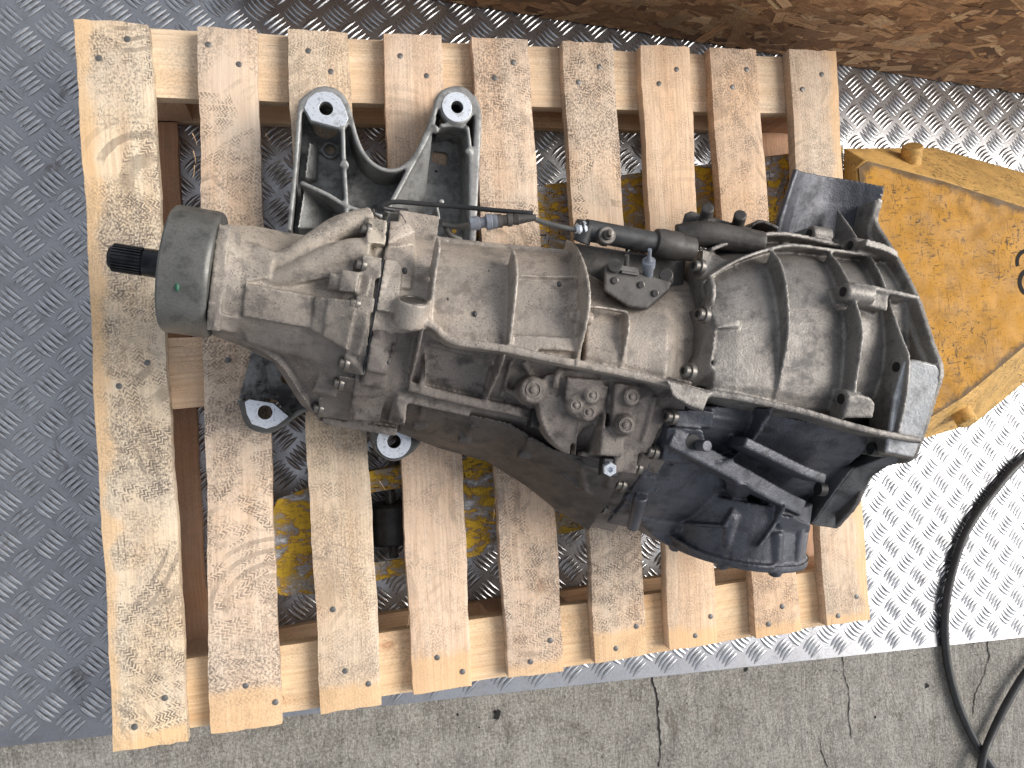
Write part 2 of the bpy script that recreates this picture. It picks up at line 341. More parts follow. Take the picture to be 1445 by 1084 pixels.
def m_concrete():
    n = NT('brushed_concrete'); v = n.coord()
    c = n.ramp(n.noise(v, 5, 6, .65, .4), [(.3, (.33, .315, .28)), (.7, (.47, .45, .41))])
    st = n.noise(n.mapp(v, (38, 7, 1), (0, 0, -.06)), 1, 7, .78, 1.2)
    c = n.mix(n.ramp(st, [(.36, .5), (.5, 0)]), c, (.17, .16, .14)); c = n.mix(n.ramp(n.noise(v, 24, 6, .75), [(.45, 0), (.6, .6)]), c, (.21, .20, .175))
    gr = n.noise(v, 210, 6, .85); c = n.mix(n.ramp(gr, [(.40, .6), (.5, 0)]), c, (.13, .095, .085)); c = n.mix(n.ramp(gr, [(.53, 0), (.62, .75)]), c, (.56, .545, .50))
    c = n.mix(n.ramp(n.noise(v, 9, 6, .8, .6), [(.58, 0), (.68, .7)]), c, (.09, .075, .055))
    h = n.math('ADD', n.math('MULTIPLY', st, 3.0), n.math('ADD', gr, n.math('MULTIPLY', n.noise(v, 90, 4, .7), 2)))
    return n.fin(c, .85, 0, n.bump(h, .9, .005), .3)
M['concrete'] = m_concrete()
def m_yellow(name, base, wear, lo=.52, blue=.0):
    n = NT(name); v = n.coord()
    c = n.mix(n.ramp(n.noise(v, 14, 5, .6), [(.35, 0), (.65, 1)]), base, tuple(x * .72 for x in base))
    if wear:
        w = n.noise(n.mapp(v, (1, 1.9, 1)), 24, 9, .74, .3)
        c = n.mix(n.ramp(w, [(.45, 0), (.47, 1)]), c, (.42, .24, .06)); c = n.mix(n.ramp(w, [(.50, 0), (.515, 1)]), c, (.33, .33, .34))
        c = n.mix(n.ramp(w, [(.58, 0), (.60, 1)]), c, (.66, .67, .71))
    s1 = n.noise(n.mapp(v, (1, 3.5, 1), (0, 0, .5)), 60, 4, .6, 1.2); s2 = n.noise(n.mapp(v, (4, 1, 1), (0, 0, .2)), 44, 4, .6, 1.4)
    gate = n.ramp(n.noise(v, 8, 3), [(.38, .25), (.6, 1)])
    sc = n.math('MULTIPLY', n.math('MAXIMUM', n.ramp(s1, [(.59, 0), (.62, 1)]), n.ramp(s2, [(.60, 0), (.63, 1)])), gate)
    c = n.mix(n.math('MULTIPLY', sc, .95), c, (.03, .02, .012)); c = n.mix(n.ramp(n.noise(v, 19, 6, .7, .3), [(.50, 0), (.62, .65)]), c, tuple(x * .5 for x in base))
    c = n.mix(n.ramp(n.noise(v, 240, 3, .7), [(.58, 0), (.68, .55)]), c, (.11, .06, .02))
    gr_ = n.ramp(n.math('ADD', n.attr('bend'), n.math('SUBTRACT', n.noise(v, 26, 6, .75, .5), .5)), [(.62, 0), (.86, .85)])
    c = n.mix(gr_, c, (.07, .042, .018))
    return n.fin(c, n.ramp(n.noise(v, 30, 3), [(.3, .5), (.7, .7)]), 0, n.bump(n.math('ADD', sc, n.noise(v, 120, 4)), .25, .0008), .25)
M['yellow_worn'] = m_yellow('worn_yellow_fork_paint', (.90, .58, .05), True)
M['yellow'] = m_yellow('dirty_orange_yellow_paint', (.50, .235, .014), False)
M['yellow_light'] = m_yellow('faded_yellow_paint', (.66, .40, .13), False)
def m_osb(name):
    n = NT(name); v = n.coord(); a = n.attr('tone', 'Color')
    g = n.noise(n.mapp(n.attr('grain', 'Vector'), (1, 1, 1)), 1.0, 4, .7)
    c = n.mix(n.ramp(g, [(.35, .55), (.6, 0)]), a, (.09, .045, .02))
    c = n.mix(n.ramp(n.noise(v, 160, 4, .7), [(.56, 0), (.7, .6)]), c, (.06, .032, .016))
    return n.fin(c, .6, 0, n.bump(n.math('ADD', g, n.noise(v, 200, 3)), .5, .0012), .3)
M['osb'] = m_osb('oriented_strand_board_flakes')
def m_simple(name, col, rough=.5, metal=0): n = NT(name); return n.fin(n.mix(n.ramp(n.noise(n.coord(), 90, 4), [(.4, 0), (.7, .6)]), col, tuple(x * .5 for x in col)), rough, metal)
M['black_paint'] = m_simple('black_decal_print', (.010, .009, .008), .95)
M['crack'] = m_simple('crack_dark_grit', (.012, .011, .010), .9)
M['nail'] = m_simple('grey_zinc_nail', (.17, .165, .16), .5, .5)

# ================================================================== SETTING
bm = bmesh.new(); box(bm, Vector((.4, -.2, -.054)), 9, 9, .1)
floor = obj('concrete_floor', bm, M['concrete']); tag(floor, kind='structure', label='rough brushed grey concrete floor with cracks')
def crack(pts, w):
    b = bmesh.new(); P = [W(x, y, -.003) for x, y in pts]; Q = []
    for a, c in zip(P, P[1:]):
        for k in range(7): Q.append(a.lerp(c, k / 7) + Vector((random.uniform(-1, 1), random.uniform(-.4, .4), 0)) * .0016)
    Q.append(P[-1]); L = []
    for i, q in enumerate(Q):
        ww = w * (.35 + random.random()) * (1 if 0 < i < len(Q) - 1 else .1)
        L.append((b.verts.new(q + Vector((ww, 0, 0))), b.verts.new(q - Vector((ww, 0, 0)))))
    for a, c in zip(L, L[1:]): b.faces.new((a[0], a[1], c[1], c[0]))
    obj('crack', b, M['crack'], floor, recalc=False)
crack([(918, 950), (926, 975), (929, 1010), (932, 1050), (930, 1084)], .0017)
crack([(1188, 922), (1191, 950), (1198, 975), (1198, 1010), (1202, 1045)], .0010)
crack([(1392, 900), (1396, 925), (1388, 955), (1376, 980), (1372, 1015)], .0012)
crack([(1168, 1084), (1159, 1060), (1157, 1040)], .0009)
crack([(968, 1040), (1010, 1034), (1060, 1028), (1105, 1030)], .0004)
crack([(1010, 1084), (1035, 1060), (1062, 1036)], .0004)
for (x, y, r) in ((1052, 945, 4), (702, 1010, 6), (698, 1005, 3), (646, 1008, 2), (1308, 968, 4), (1235, 1012, 2), (676, 1027, 1.5)):
    b = bmesh.new(); c = W(x, y, -.0032); vs = [b.verts.new(c + Vector((math.cos(a), math.sin(a) * 1.3, 0)) * r * .0011 * random.uniform(.6, 1.3)) for a in [k * .7 for k in range(9)]]
    b.faces.new(vs); obj('pit', b, M['crack'], floor, recalc=False)

# chequer plate: one sheet, lower edge measured on the floor, rotated -3.2 degrees
PA = math.radians(-3.2); ex = Vector((math.cos(PA), math.sin(PA), 0)); ey = Vector((-math.sin(PA), math.cos(PA), 0)); PO = Vector((-.3, -.5535, 0))
def PL(a, b, z=0): return PO + ex * a + ey * b + Vector((0, 0, z))
bm = bmesh.new(); prism(bm, [PL(-1.6, 0, 0), PL(2.4, 0, 0), PL(2.4, 1.5, 0), PL(-1.6, 1.5, 0)], .0035)
plate = obj('aluminium_plate', bm, M['plate'], bevel=.0006); tag(plate, kind='structure', label='aluminium chequer plate covering the floor')
verts = []; faces = []; foot = []; PIT = .0607
o0 = Vector((-.7102, .2822, 0)) - PO; oa = o0.dot(ex); ob = o0.dot(ey)
def bar(c, ang, L, w, h, bend):
    t = ex * math.cos(ang) + ey * math.sin(ang); s = ex * -math.sin(ang) + ey * math.cos(ang); base = len(verts); N = 6
    for i in range(N + 1):
        q = i / N; x = (q - .5) * L; k = math.sin(math.pi * min(max(q, .0), 1)) ** .65; off = bend * (1 - (2 * q - 1) ** 2)
        ww = w * (.06 + k) / 2
        for sd_, hh, ft in ((-1.25, .00015, 1), (-.90, .0003, 1), (-.30, h * k, 0), (.30, h * k, 0), (.90, .0003, 1), (1.25, .00015, 1)):
            verts.append(tuple(c + t * x + s * (off + sd_ * ww) + Vector((0, 0, hh)))); foot.append(ft)
    for i in range(N):
        a = base + i * 6
        for k in range(5): faces.append((a + k, a + k + 6, a + k + 7, a + k + 1))
rb = random.Random(3)
for i in range(-26, 40):
    for j in range(-14, 24):
        for kk in range(2):
            a = oa + (i + .5 * kk) * PIT; b_ = ob + (j + .5 * kk) * PIT
            if a < -1.2 or a > 2.2 or b_ < -.012 or b_ > 1.48: continue
            ang = math.radians(42 if kk == 0 else -42)
            nx = ex * -math.sin(ang) + ey * math.cos(ang)
            for m in range(5):
                c = PL(a, b_) + nx * (m - 2) * .0082 + ex * rb.uniform(-.0006, .0006)
                if (c - PO).dot(ey) < .014: continue
                bar(c, ang, .0355 + rb.uniform(-.001, .001), .0062, .0018, .0016 if kk == 0 else -.0016)
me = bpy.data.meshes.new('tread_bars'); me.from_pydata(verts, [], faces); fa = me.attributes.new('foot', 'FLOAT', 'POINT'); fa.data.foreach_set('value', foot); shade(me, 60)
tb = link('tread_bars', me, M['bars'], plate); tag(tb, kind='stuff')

rg = random.Random(21)
def litter(name, n, fn, parent, m_, rmin, rmax):
    b = bmesh.new()
    for _ in range(n):
        p_, ok = fn()
        if not ok: continue
        r_ = rg.uniform(rmin, rmax); bmesh.ops.create_icosphere(b, subdivisions=1, radius=r_, matrix=Matrix.Translation(p_ + Vector((0, 0, r_ * .3))) @ Matrix.Rotation(rg.uniform(0, 3), 4, 'Z') @ Matrix.Diagonal((1, rg.uniform(.4, 1), .5, 1)))
    tag(obj(name, b, m_, parent, smooth=20), kind='stuff')
def on_plate():
    a = rg.uniform(-.7, 1.6); b_ = 1.05 - rg.random() ** 2 * 1.0; return PL(a, b_, .0), rg.random() < .9
litter('grit', 260, on_plate, plate, m_simple('floor_grit', (.07, .055, .04), .9), .0006, .0022)
def on_floor():
    return Vector((rg.uniform(-.7, 1.1), rg.uniform(-.72, -.56) - .02, -.0035)), True
litter('grit', 160, on_floor, floor, m_simple('concrete_grit', (.16, .14, .11), .9), .0006, .0020)
# OSB board standing on its edge behind the pallet
WA = math.radians(-5.8); wx = Vector((math.cos(WA), math.sin(WA), 0)); wy = Vector((-math.sin(WA), math.cos(WA), 0)); WO = Vector((-.158, .634, 0))
wallE = empty('strand_board_panel', WO + wx * .8)
tag(wallE, 'brown oriented strand board panel standing upright on the plate behind the pallet', 'board panel')
TONES = [(.21, .115, .055), (.27, .15, .07), (.17, .09, .042), (.32, .19, .095), (.12, .062, .03), (.36, .235, .13), (.23, .13, .065)]
bm = bmesh.new(); box(bm, WO + wx * .9 + wy * .010 + Vector((0, 0, .2115)), 2.3, .018, .421, Matrix.Rotation(WA, 3, 'Z'))
core = obj('panel_core', bm, M['osb'], wallE)
at = core.data.color_attributes.new('tone', 'FLOAT_COLOR', 'POINT'); [setattr(d, 'color', (.10, .05, .025, 1)) for d in at.data]
verts = []; faces = []; tones = []; grains = []
rw = random.Random(11)
for i in range(5200):
    a = rw.uniform(-.17, 1.97); h = rw.random() * .40 + .008; L = rw.uniform(.03, .12); w = rw.uniform(.005, .028); an = rw.gauss(0, .42) + (math.pi / 2 if rw.random() < .12 else 0)
    lift = .0006 + .0022 * rw.random(); tl = rw.uniform(-.0007, .0007)
    t = wx * math.cos(an) + UP * math.sin(an); s = -wx * math.sin(an) + UP * math.cos(an); c = WO + wx * a + UP * h
    b0 = len(verts); tone = list(rw.choice(TONES)); f = rw.uniform(.55, 1.3); tone = [min(q * f * 1.9, .8) for q in tone]; tx = rw.uniform(0, 99)
    q4 = [(-.5, -.5), (-.5 + rw.uniform(-.06, .06), .5), (.5 + rw.uniform(-.06, .06), .5), (.5, -.5 + rw.uniform(-.1, .1))]
    for (p, q) in q4:
        P = c + t * p * L + s * q * w
        P.z = min(max(P.z, .002), .421)
        verts.append(tuple(P - wy * (lift + tl * p * 2 - .001))); tones.append(tone); grains.append((p * L * 40 + tx, q * w * 330, 0))
    faces.append((b0, b0 + 1, b0 + 2, b0 + 3))
me = bpy.data.meshes.new('wood_strands'); me.from_pydata(verts, [], faces)
ca = me.color_attributes.new('tone', 'FLOAT_COLOR', 'POINT'); ca.data.foreach_set('color', [x for t in tones for x in (*t, 1)])
ga = me.attributes.new('grain', 'FLOAT_VECTOR', 'POINT'); ga.data.foreach_set('vector', [x for t in grains for x in t])
tag(link('wood_strands', me, M['osb'], wallE), kind='stuff')

# ================================================================== PALLET 1200 x 1000
pallet = empty('wooden_pallet', (0, 0, 0))
tag(pallet, 'pine pallet with nine boot-marked top boards under the gearbox', 'pallet')
rp = random.Random(5)
def plank(name, quad, z1, z0, mat, tint, edge_fn, soil=.7, along='y', nx=5, ny=40, wob=.0012, parent=pallet):
    """quad: four plan points tl,tr,br,bl ; a slightly uneven sawn board"""
    tl, tr, br, bl = [Vector((q[0], q[1])) for q in quad]
    ph = [rp.uniform(0, 6) for _ in range(6)]; b = bmesh.new(); uvl = b.loops.layers.uv.new('UVMap')
    tc = b.verts.layers.float_color.new('tint'); ed = b.verts.layers.float.new('edge'); top = {}; bot = {}; uvs = {}
    Wd = (tr - tl).length; Ln = (tl - bl).length
    for i in range(nx + 1):
        for j in range(ny + 1):
            s = i / nx; t = j / ny; p = (tl.lerp(tr, s)).lerp(bl.lerp(br, s), t)
            y = t * Ln; x = s * Wd
            e = wob * (math.sin(y * 13 + ph[0]) + .6 * math.sin(y * 37 + ph[1]) + .35 * math.sin(y * 160 + ph[2]) + .25 * rp.uniform(-1, 1))
            e2 = wob * (math.sin(y * 11 + ph[3]) + .6 * math.sin(y * 41 + ph[4]) + .35 * math.sin(y * 140 + ph[5]) + .25 * rp.uniform(-1, 1))
            dx = (e * (1 - s) + e2 * s); dirx = (tr - tl).normalized(); q = p + dirx * dx
            if j in (0, ny): q = q + (bl - tl).normalized() * rp.uniform(-.0012, .0012)
            zz = z1 + .0006 * math.sin(y * 6 + ph[1]) - .0008 * (2 * s - 1) ** 2
            if i in (0, nx) or j in (0, ny): zz -= .0014
            v = b.verts.new((q.x, q.y, zz)); v[tc] = (*tint, 1); v[ed] = edge_fn(x, y, Wd, Ln); top[i, j] = v; uvs[v] = (x, y)
            if i in (0, nx) or j in (0, ny):
                v2 = b.verts.new((q.x, q.y, z0)); v2[tc] = (*[c * .8 for c in tint], 1); v2[ed] = 1; bot[i, j] = v2; uvs[v2] = (x + (.02 if i == nx else -.02 if i == 0 else 0), y + (.02 if j == ny else -.02 if j == 0 else 0))
    for i in range(nx):
        for j in range(ny): b.faces.new((top[i, j], top[i, j + 1], top[i + 1, j + 1], top[i + 1, j]))
    for j in range(ny):
        b.faces.new((top[0, j], bot[0, j], bot[0, j + 1], top[0, j + 1])); b.faces.new((top[nx, j], top[nx, j + 1], bot[nx, j + 1], bot[nx, j]))
    for i in range(nx):
        b.faces.new((top[i, 0], top[i + 1, 0], bot[i + 1, 0], bot[i, 0])); b.faces.new((top[i, ny], bot[i, ny], bot[i + 1, ny], top[i + 1, ny]))
    loop = [bot[i, 0] for i in range(nx + 1)] + [bot[nx, j] for j in range(1, ny + 1)] + [bot[i, ny] for i in range(nx - 1, -1, -1)] + [bot[0, j] for j in range(ny - 1, 0, -1)]
    b.faces.new(loop)
    for f in b.faces:
        for l in f.loops: l[uvl].uv = uvs[l.vert]
    o = obj(name, b, mat, parent, smooth=50); sa = o.data.attributes.new('soil', 'FLOAT', 'POINT'); sa.data.foreach_set('value', [soil] * len(o.data.vertices)); return o
ZT = .144
TB = [((105,25),(210,33),(265,1047),(160,1062)), ((278,37),(362,42),(397,1022),(297,1037)), ((405,40),(492,45),(538,995),(452,1008)),
      ((540,47),(622,49),(667,968),(583,981)), ((665,52),(746,55),(796,948),(718,958)), ((795,57),(866,61),(913,925),(841,936)),
      ((905,62),(973,66),(1014,908),(946,918)), ((1001,67),(1068,69),(1131,891),(1068,901)), ((1114,69),(1181,72),(1228,875),(1167,884))]
TINT = [(.98, .95, .86), (.98, .90, .85), (1.0, .94, .86), (1.02, .92, .86), (.98, .88, .82), (.98, .90, .84), (1.0, .88, .78), (.97, .80, .66), (.95, .87, .80)]
def edge_board(k):
    endlen = [.02, .055, .035, .055, .02, .045, .03, .018, .02][k]
    def f(x, y, w, L):
        e = (L - y) - endlen + .028
        if k == 0: e = min(e, x - .022 + .03 if y < .62 else x + .018)
        if k == 0: e = min(e, abs(x) + abs(y - .70) * .5)
        if k == 8: e = min(e, (w - x) + .008)
        return max(e, 0)
    return f
TOPS = []
for k, q in enumerate(TB):
    P = [W(x, y, ZT) for x, y in q]
    TOPS.append(P)
    plank('top_board', P, ZT, ZT - .022, M['wood'], TINT[k], edge_board(k), [1.0, .85, .6, .4, .85, .95, .3, .7, .6][k], nx=8, ny=60)
far = lambda x, y, w, L: 1
# stringer boards under the deck (run the long way)
for (y0, y1, t) in ((.497, .399, (1.04, .98, .88)), (.055, -.045, (.97, .84, .72)), (-.400, -.496, (1.0, .86, .66))):
    plank('stringer_board', [(-.597, y0), (-.597, y1), (.604, y1), (.604, y0)], ZT - .0225, ZT - .0445, M['wood_clean'], t, far, nx=6, ny=50, wob=.0009)
for bx in (-.535, .0, .535):
    for by in (.448, .005, -.448):
        bm = bmesh.new()
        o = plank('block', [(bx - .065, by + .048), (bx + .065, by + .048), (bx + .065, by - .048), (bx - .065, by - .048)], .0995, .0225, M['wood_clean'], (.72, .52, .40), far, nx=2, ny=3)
        bm.free()
# perimeter boards on the floor, sitting on the tread bars
for (x0, x1) in ((-.597, -.492), (.50, .60)):
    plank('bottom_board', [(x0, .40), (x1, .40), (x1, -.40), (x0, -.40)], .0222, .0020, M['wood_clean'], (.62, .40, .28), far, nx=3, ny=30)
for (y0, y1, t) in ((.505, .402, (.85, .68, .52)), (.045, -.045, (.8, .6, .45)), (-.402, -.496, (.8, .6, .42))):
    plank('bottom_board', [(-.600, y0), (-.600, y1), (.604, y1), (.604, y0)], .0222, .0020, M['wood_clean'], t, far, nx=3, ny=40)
# nails
bm = bmesh.new(); lathe(bm, Vector((0, 0, -.004)), UP, [(0, .0014), (.003, .0014), (.0032, .0041), (.0042, .0043), (.0048, .003)], 12)
nail0 = obj('nail', bm, M['nail'], pallet)
NP = [(180,55),(140,82),(294,63),(337,91),(435,72),(467,101),(565,79),(602,107),(698,110),(725,88),(817,116),(846,94),(930,118),(955,98),(1034,123),(1054,98),(1133,126),(1160,105),
      (190,1026),(233,985),(347,968),(389,991),(487,947),(520,965),(617,928),(653,948),(749,934),(777,904),(869,915),(898,884),(981,897),(1003,870),(1085,881),(1104,856),(1183,869),(1209,842),
      (168,545),(208,512),(322,508),(470,860),(700,560),(770,610)]
for i, (x, y) in enumerate(NP):
    p = W(x, y, ZT + .0006)
    o = nail0 if i == 0 else nail0.copy()
    if i: COL.objects.link(o)
    o.location = p; o.rotation_euler = (rp.uniform(-.12, .12), rp.uniform(-.12, .12), rp.uniform(0, 3))
# split splinters hanging off board edges
bm = bmesh.new()
for (x, y, ax_, ay) in ((272,190,.3,-1),(273,215,.1,-1),(274,235,-.2,-1),(396,975,.2,-1),(401,985,.1,-1),(700,700,-.3,-1),(697,720,-.1,-1),(375,190,.4,-1),(536,680,.5,-1),(1181,150,.2,-1),(866,330,.3,-1),(577,870,-.2,-1)):
    p = W(x, y, ZT - .003); d = Vector((ax_, ay, -.15)).normalized()
    tube(bm, [p - d * .002, p + d * .008 + Vector((.0008, 0, 0)), p + d * .016], lambda t: .0006 * (1 - t) + .0002, 5, 3)
tag(obj('splinters', bm, None, pallet), kind='stuff'); bpy.data.objects['splinters'].data.materials.append(m_simple('splinter_wood', (.55, .36, .2), .8))

# ================================================================== PALLET TRUCK
truck = empty('pallet_truck', W(1330, 420, 0))
tag(truck, 'dirty yellow pallet truck with its worn forks pushed under the pallet', 'pallet truck')
def xy(p): return (p.x, p.y)
# lower fork: plate with wheel opening
zf = .094
lo = [W(372, 745, zf), W(392, 704, zf), W(436, 688, zf), W(526, 664, zf), W(660, 643, zf), W(830, 612, zf), W(1190, 560, zf), W(1190, 665, zf), W(830, 745, zf), W(540, 818, zf), W(450, 838, zf), W(396, 842, zf), W(376, 815, zf)]
hole = [W(508, 698, zf), W(598, 684, zf), W(608, 700, zf), W(606, 770, zf), W(590, 786, zf), W(512, 796, zf), W(502, 770, zf), W(500, 715, zf)]
me = plate_mesh([xy(p) for p in lo], [[xy(p) for p in hole]], zf - .006, zf, .0015); fork = link('fork', me, M['yellow_worn'], truck); shade(me, 40)
bm = bmesh.new(); flat_strip(bm, [W(436, 692, zf - .005), W(526, 668, zf - .005), W(660, 647, zf - .005), W(830, 616, zf - .005), W(1190, 564, zf - .005)], .005, .045)
flat_strip(bm, [W(450, 834, zf - .005), W(540, 814, zf - .005), W(830, 741, zf - .005), W(1190, 661, zf - .005)], .005, .045)
obj('fork_side', bm, M['yellow_worn'], fork)
c = W(553, 738, .05); bm = bmesh.new()
lathe(bm, c - Vector((0, .032, 0)), Vector((0, 1, 0)), [(0, .012), (.0, .034), (.004, .037), (.060, .037), (.064, .034), (.064, .012)], 32)
obj('roller', bm, M['rubber'], truck)
bm = bmesh.new(); cyl(bm, c - Vector((0, .055, 0)), c + Vector((0, .055, 0)), .008); obj('axle', bm, M['steel_grey'], truck)
for dx in (-.034, .030):
    bm = bmesh.new(); box(bm, c + Vector((dx, 0, .012)), .004, .096, .03); obj('roller_cheek', bm, M['steel_grey'], truck)
up = [W(640, 272, zf), W(755, 262, zf), W(880, 247, zf), W(1000, 236, zf), W(1190, 204, zf), W(1190, 300, zf), W(880, 350, zf), W(640, 385, zf)]
me = plate_mesh([xy(p) for p in up], [], zf - .006, zf, .0015); fork2 = link('fork', me, M['yellow_worn'], truck); shade(me, 40)
bm = bmesh.new(); flat_strip(bm, [W(640, 275, zf - .005), W(755, 265, zf - .005), W(1190, 209, zf - .005)], .005, .045)
flat_strip(bm, [W(640, 381, zf - .005), W(1190, 297, zf - .005)], .005, .045); obj('fork_side', bm, M['yellow_worn'], fork2)
# body: raised plate with sloping flanks
zt, zb = .135, .03
topo = [W(1208, 236, zt), W(1222, 226, zt), W(1330, 254, zt), W(1445, 291, zt), W(1560, 330, zt), W(1560, 420, zt), W(1445, 492, zt), W(1360, 562, zt), W(1306, 595, zt), W(1240, 610, zt)]
base = [W(1190, 250, .093), W(1190, 209, .093), W(1318, 208, zb), W(1445, 243, zb), W(1600, 290, zb), W(1600, 450, zb), W(1445, 541, zb), W(1376, 598, zb), W(1310, 617, zb), W(1215, 640, .093)]
mx = .612
for L in (topo, base):
    for p in L: p.x = max(p.x, mx + (.014 if L is topo else 0))
bm = bmesh.new(); prism(bm, topo, 0, base); fl = obj('flanks', bm, M['yellow_light'], truck, bevel=.003)
bm = bmesh.new(); cen = sum(topo, Vector()) / len(topo)
def inset(p, d): q = p - cen; return cen + q * (1 - d / max(q.length, .01))
R1 = [inset(p, .004) + Vector((0, 0, .003)) for p in topo]; rings_ = [[q - Vector((0, 0, .004)) for q in R1], R1, [inset(p, .030) + Vector((0, 0, .003)) for p in topo], [inset(p, .075) + Vector((0, 0, .003)) for p in topo]]
RV = [[bm.verts.new(q) for q in r_] for r_ in rings_]
for a_, b_ in zip(RV, RV[1:]):
    for k in range(len(a_)): bm.faces.new((a_[k], a_[(k + 1) % len(a_)], b_[(k + 1) % len(a_)], b_[k]))
bm.faces.new(RV[-1]); bm.faces.new(RV[0][::-1]); nk = len(topo)
tp = obj('top_plate', bm, M['yellow'], truck, smooth=20); ba = tp.data.attributes.new('bend', 'FLOAT', 'POINT'); ba.data.foreach_set('value', [1.0] * nk * 2 + [.45] * nk + [0.0] * nk)
def lug(px, py, px2, py2, z):
    b = bmesh.new(); p = W(px, py, z); q = W(px2, py2, z - .02); cyl(b, p, q, .018, .019, 28, .002); o = obj('pin_boss', b, M['yellow_light'], truck)
lug(1288, 206, 1284, 232, .115); lug(1366, 598, 1352, 574, .10)
# part of a printed round emblem, cut by the picture's edge
def arc(cx_, cy_, r0, r1, a0, a1):
    b = bmesh.new(); c = W(cx_, cy_, zt + .0036); k = .0013; L = []
    for i in range(15):
        a = math.radians(a0 + (a1 - a0) * i / 14); d = Vector((math.cos(a), math.sin(a), 0)); L.append((b.verts.new(c + d * r0 * k), b.verts.new(c + d * r1 * k)))
    for a, d in zip(L, L[1:]): b.faces.new((a[0], a[1], d[1], d[0]))
    o = obj('emblem_print', b, M['black_paint'], truck, recalc=False)
arc(1449, 371, 14, 20, 75, 195); arc(1453, 399, 14, 21, 60, 235)

# ================================================================== HOSE
bm = bmesh.new(); r = .0078
H = [(1640, 560), (1520, 600), (1445, 648), (1400, 697), (1365, 748), (1345, 803), (1334, 862), (1335, 920), (1347, 978), (1370, 1035), (1402, 1085), (1440, 1125), (1500, 1150), (1560, 1120), (1570, 1040), (1520, 960)]
pts = [W(x, y, r + .002 if y < 905 else r - .002) for x, y in H]
tube(bm, pts, r, 14, 8)
H2 = [(1400, 1200), (1382, 1120), (1386, 1075), (1400, 1035), (1425, 985), (1455, 940), (1500, 900), (1600, 860)]
tube(bm, [W(x, y, (.0215 if 1040 < y < 1100 else .012)) for x, y in H2], r * .95, 14, 8)
tag(obj('rubber_hose', bm, M['rubber'], smooth=60), 'black rubber hose looping over the chequer plate edge and crossing itself', 'hose')
# ================================================================== GEARBOX
gear = empty('gearbox', W(700, 480, .15))
tag(gear, 'dusty used car gearbox with ribbed bell housing and splined output shaft lying on the pallet', 'gearbox')
def sec(u, top, zb, spread=.0):
    """cross-section: top = [(row, z) ...] from the picture's upper to its lower silhouette, closed underneath down to zb"""
    P = [GV(u, py, z) for py, z in top]; Q = smoothpts(P, 3)
    a, b = P[0], P[-1]; va, vb = vof(a), vof(b); n = 5
    for k in range(n + 1):
        t = k / n; v = vb + (va - vb) * (.12 + .76 * t); z = zb + (min(a.z, b.z) - zb) * (abs(2 * t - 1) ** 3) * .35
        Q.append(G(u, v, z))
    return Q
def loft(bm, secs):
    R_ = [[bm.verts.new(p) for p in s] for s in secs]
    for a, b in zip(R_, R_[1:]):
        n = len(a)
        for k in range(n): bm.faces.new((a[k], a[(k + 1) % n], b[(k + 1) % n], b[k]))
    bm.faces.new(R_[0][::-1]); bm.faces.new(R_[-1])
def ribx(bm, pts, u, depth, th, cv=None, cz=.33):
    """cross rib in the plane u: crest through the traced points, reaching depth towards the shaft axis"""
    P = smoothpts([PU(x, y, u) for x, y in pts], 4)
    def d(i):
        c = G(u, (cv if cv is not None else -.03), cz) - P[i]; return c.normalized() * min(depth, c.length * .8)
    strip(bm, P, AX * th, d)
def ribu(bm, pts, width, depth, dv=0):
    """lengthwise rib: traced points with heights (x, y, z)"""
    P = smoothpts([W(x, y, z) for x, y, z in pts], 4)
    wv = SD * width
    strip(bm, P, wv, lambda i: (UP * -depth + SD * dv))
def ribhit(bm, pts, h, th, w=None, sink=.02):
    """rib laid on the surface built so far: crest stands h proud of it towards the viewer's side"""
    bv_ = BVHTree.FromBMesh(bm); P = []
    for x, y in pts:
        d = ray(x, y).normalized(); q = bv_.ray_cast(CAM, d)
        if q[0] is not None: P.append(q[0] - d * h)
    if len(P) < 2: return
    P = smoothpts(P, 4); strip(bm, P, (w if w is not None else AX) * th, UP * -(h + sink))
def blkhit(bm, poly, lift, depth=.03, bv_=None):
    """raised pad: traced outline laid on the surface so far and lifted"""
    bv_ = bv_ or BVHTree.FromBMesh(bm); zs = []
    for x, y in poly:
        q = bv_.ray_cast(CAM, ray(x, y).normalized()); zs.append(q[0].z if q[0] is not None else None)
    ok = [z for z in zs if z is not None]
    if not ok: return
    m_ = sum(ok) / len(ok); zs = [m_ if z is None else max(min(z, m_ + .012), m_ - .012) for z in zs]
    prism(bm, [W(x, y, z + lift) for (x, y), z in zip(poly, zs)], depth)
def bossx(bm, px, py, z, r, L, hole=0, seg=20):
    p = W(px, py, z); cyl(bm, p, p + AX * L, r, r, seg); return p
def smooth_on(bm): pass

# ---- splined shaft and drum -------------------------------------------------
dS = (W(235, 374, .345) - W(157, 362, .345)); dS.z = 0; dS.normalize()
p = W(153, 362, .345); bm = bmesh.new()
Ls = (W(240, 375, .345) - p).length
lathe(bm, p, dS, [(0, .008), (.001, .0115), (.005, .0145), (.036, .0145), (.038, .0160), (Ls * .98, .0166), (Ls + .03, .0166)], 40)
sh = obj('output_shaft', bm, M['steel_dark'], gear)
bm = bmesh.new(); q = dS.to_track_quat('Z', 'Y')
for k in range(26):
    a = 2 * math.pi * k / 26; c = p + dS * .0205 + q @ Vector((math.cos(a) * .0150, math.sin(a) * .0150, 0))
    Rm = (q.to_matrix() @ Matrix.Rotation(a, 3, 'Z')); box(bm, c, .0026, .0016, .031, Rm)
tag(obj('splines', bm, M['steel_dark'], sh, bevel=.0003), kind='stuff')
c0 = W(240, 379, .345); L = (W(309, 388, .345) - c0).length; rD = .0735; bm = bmesh.new()
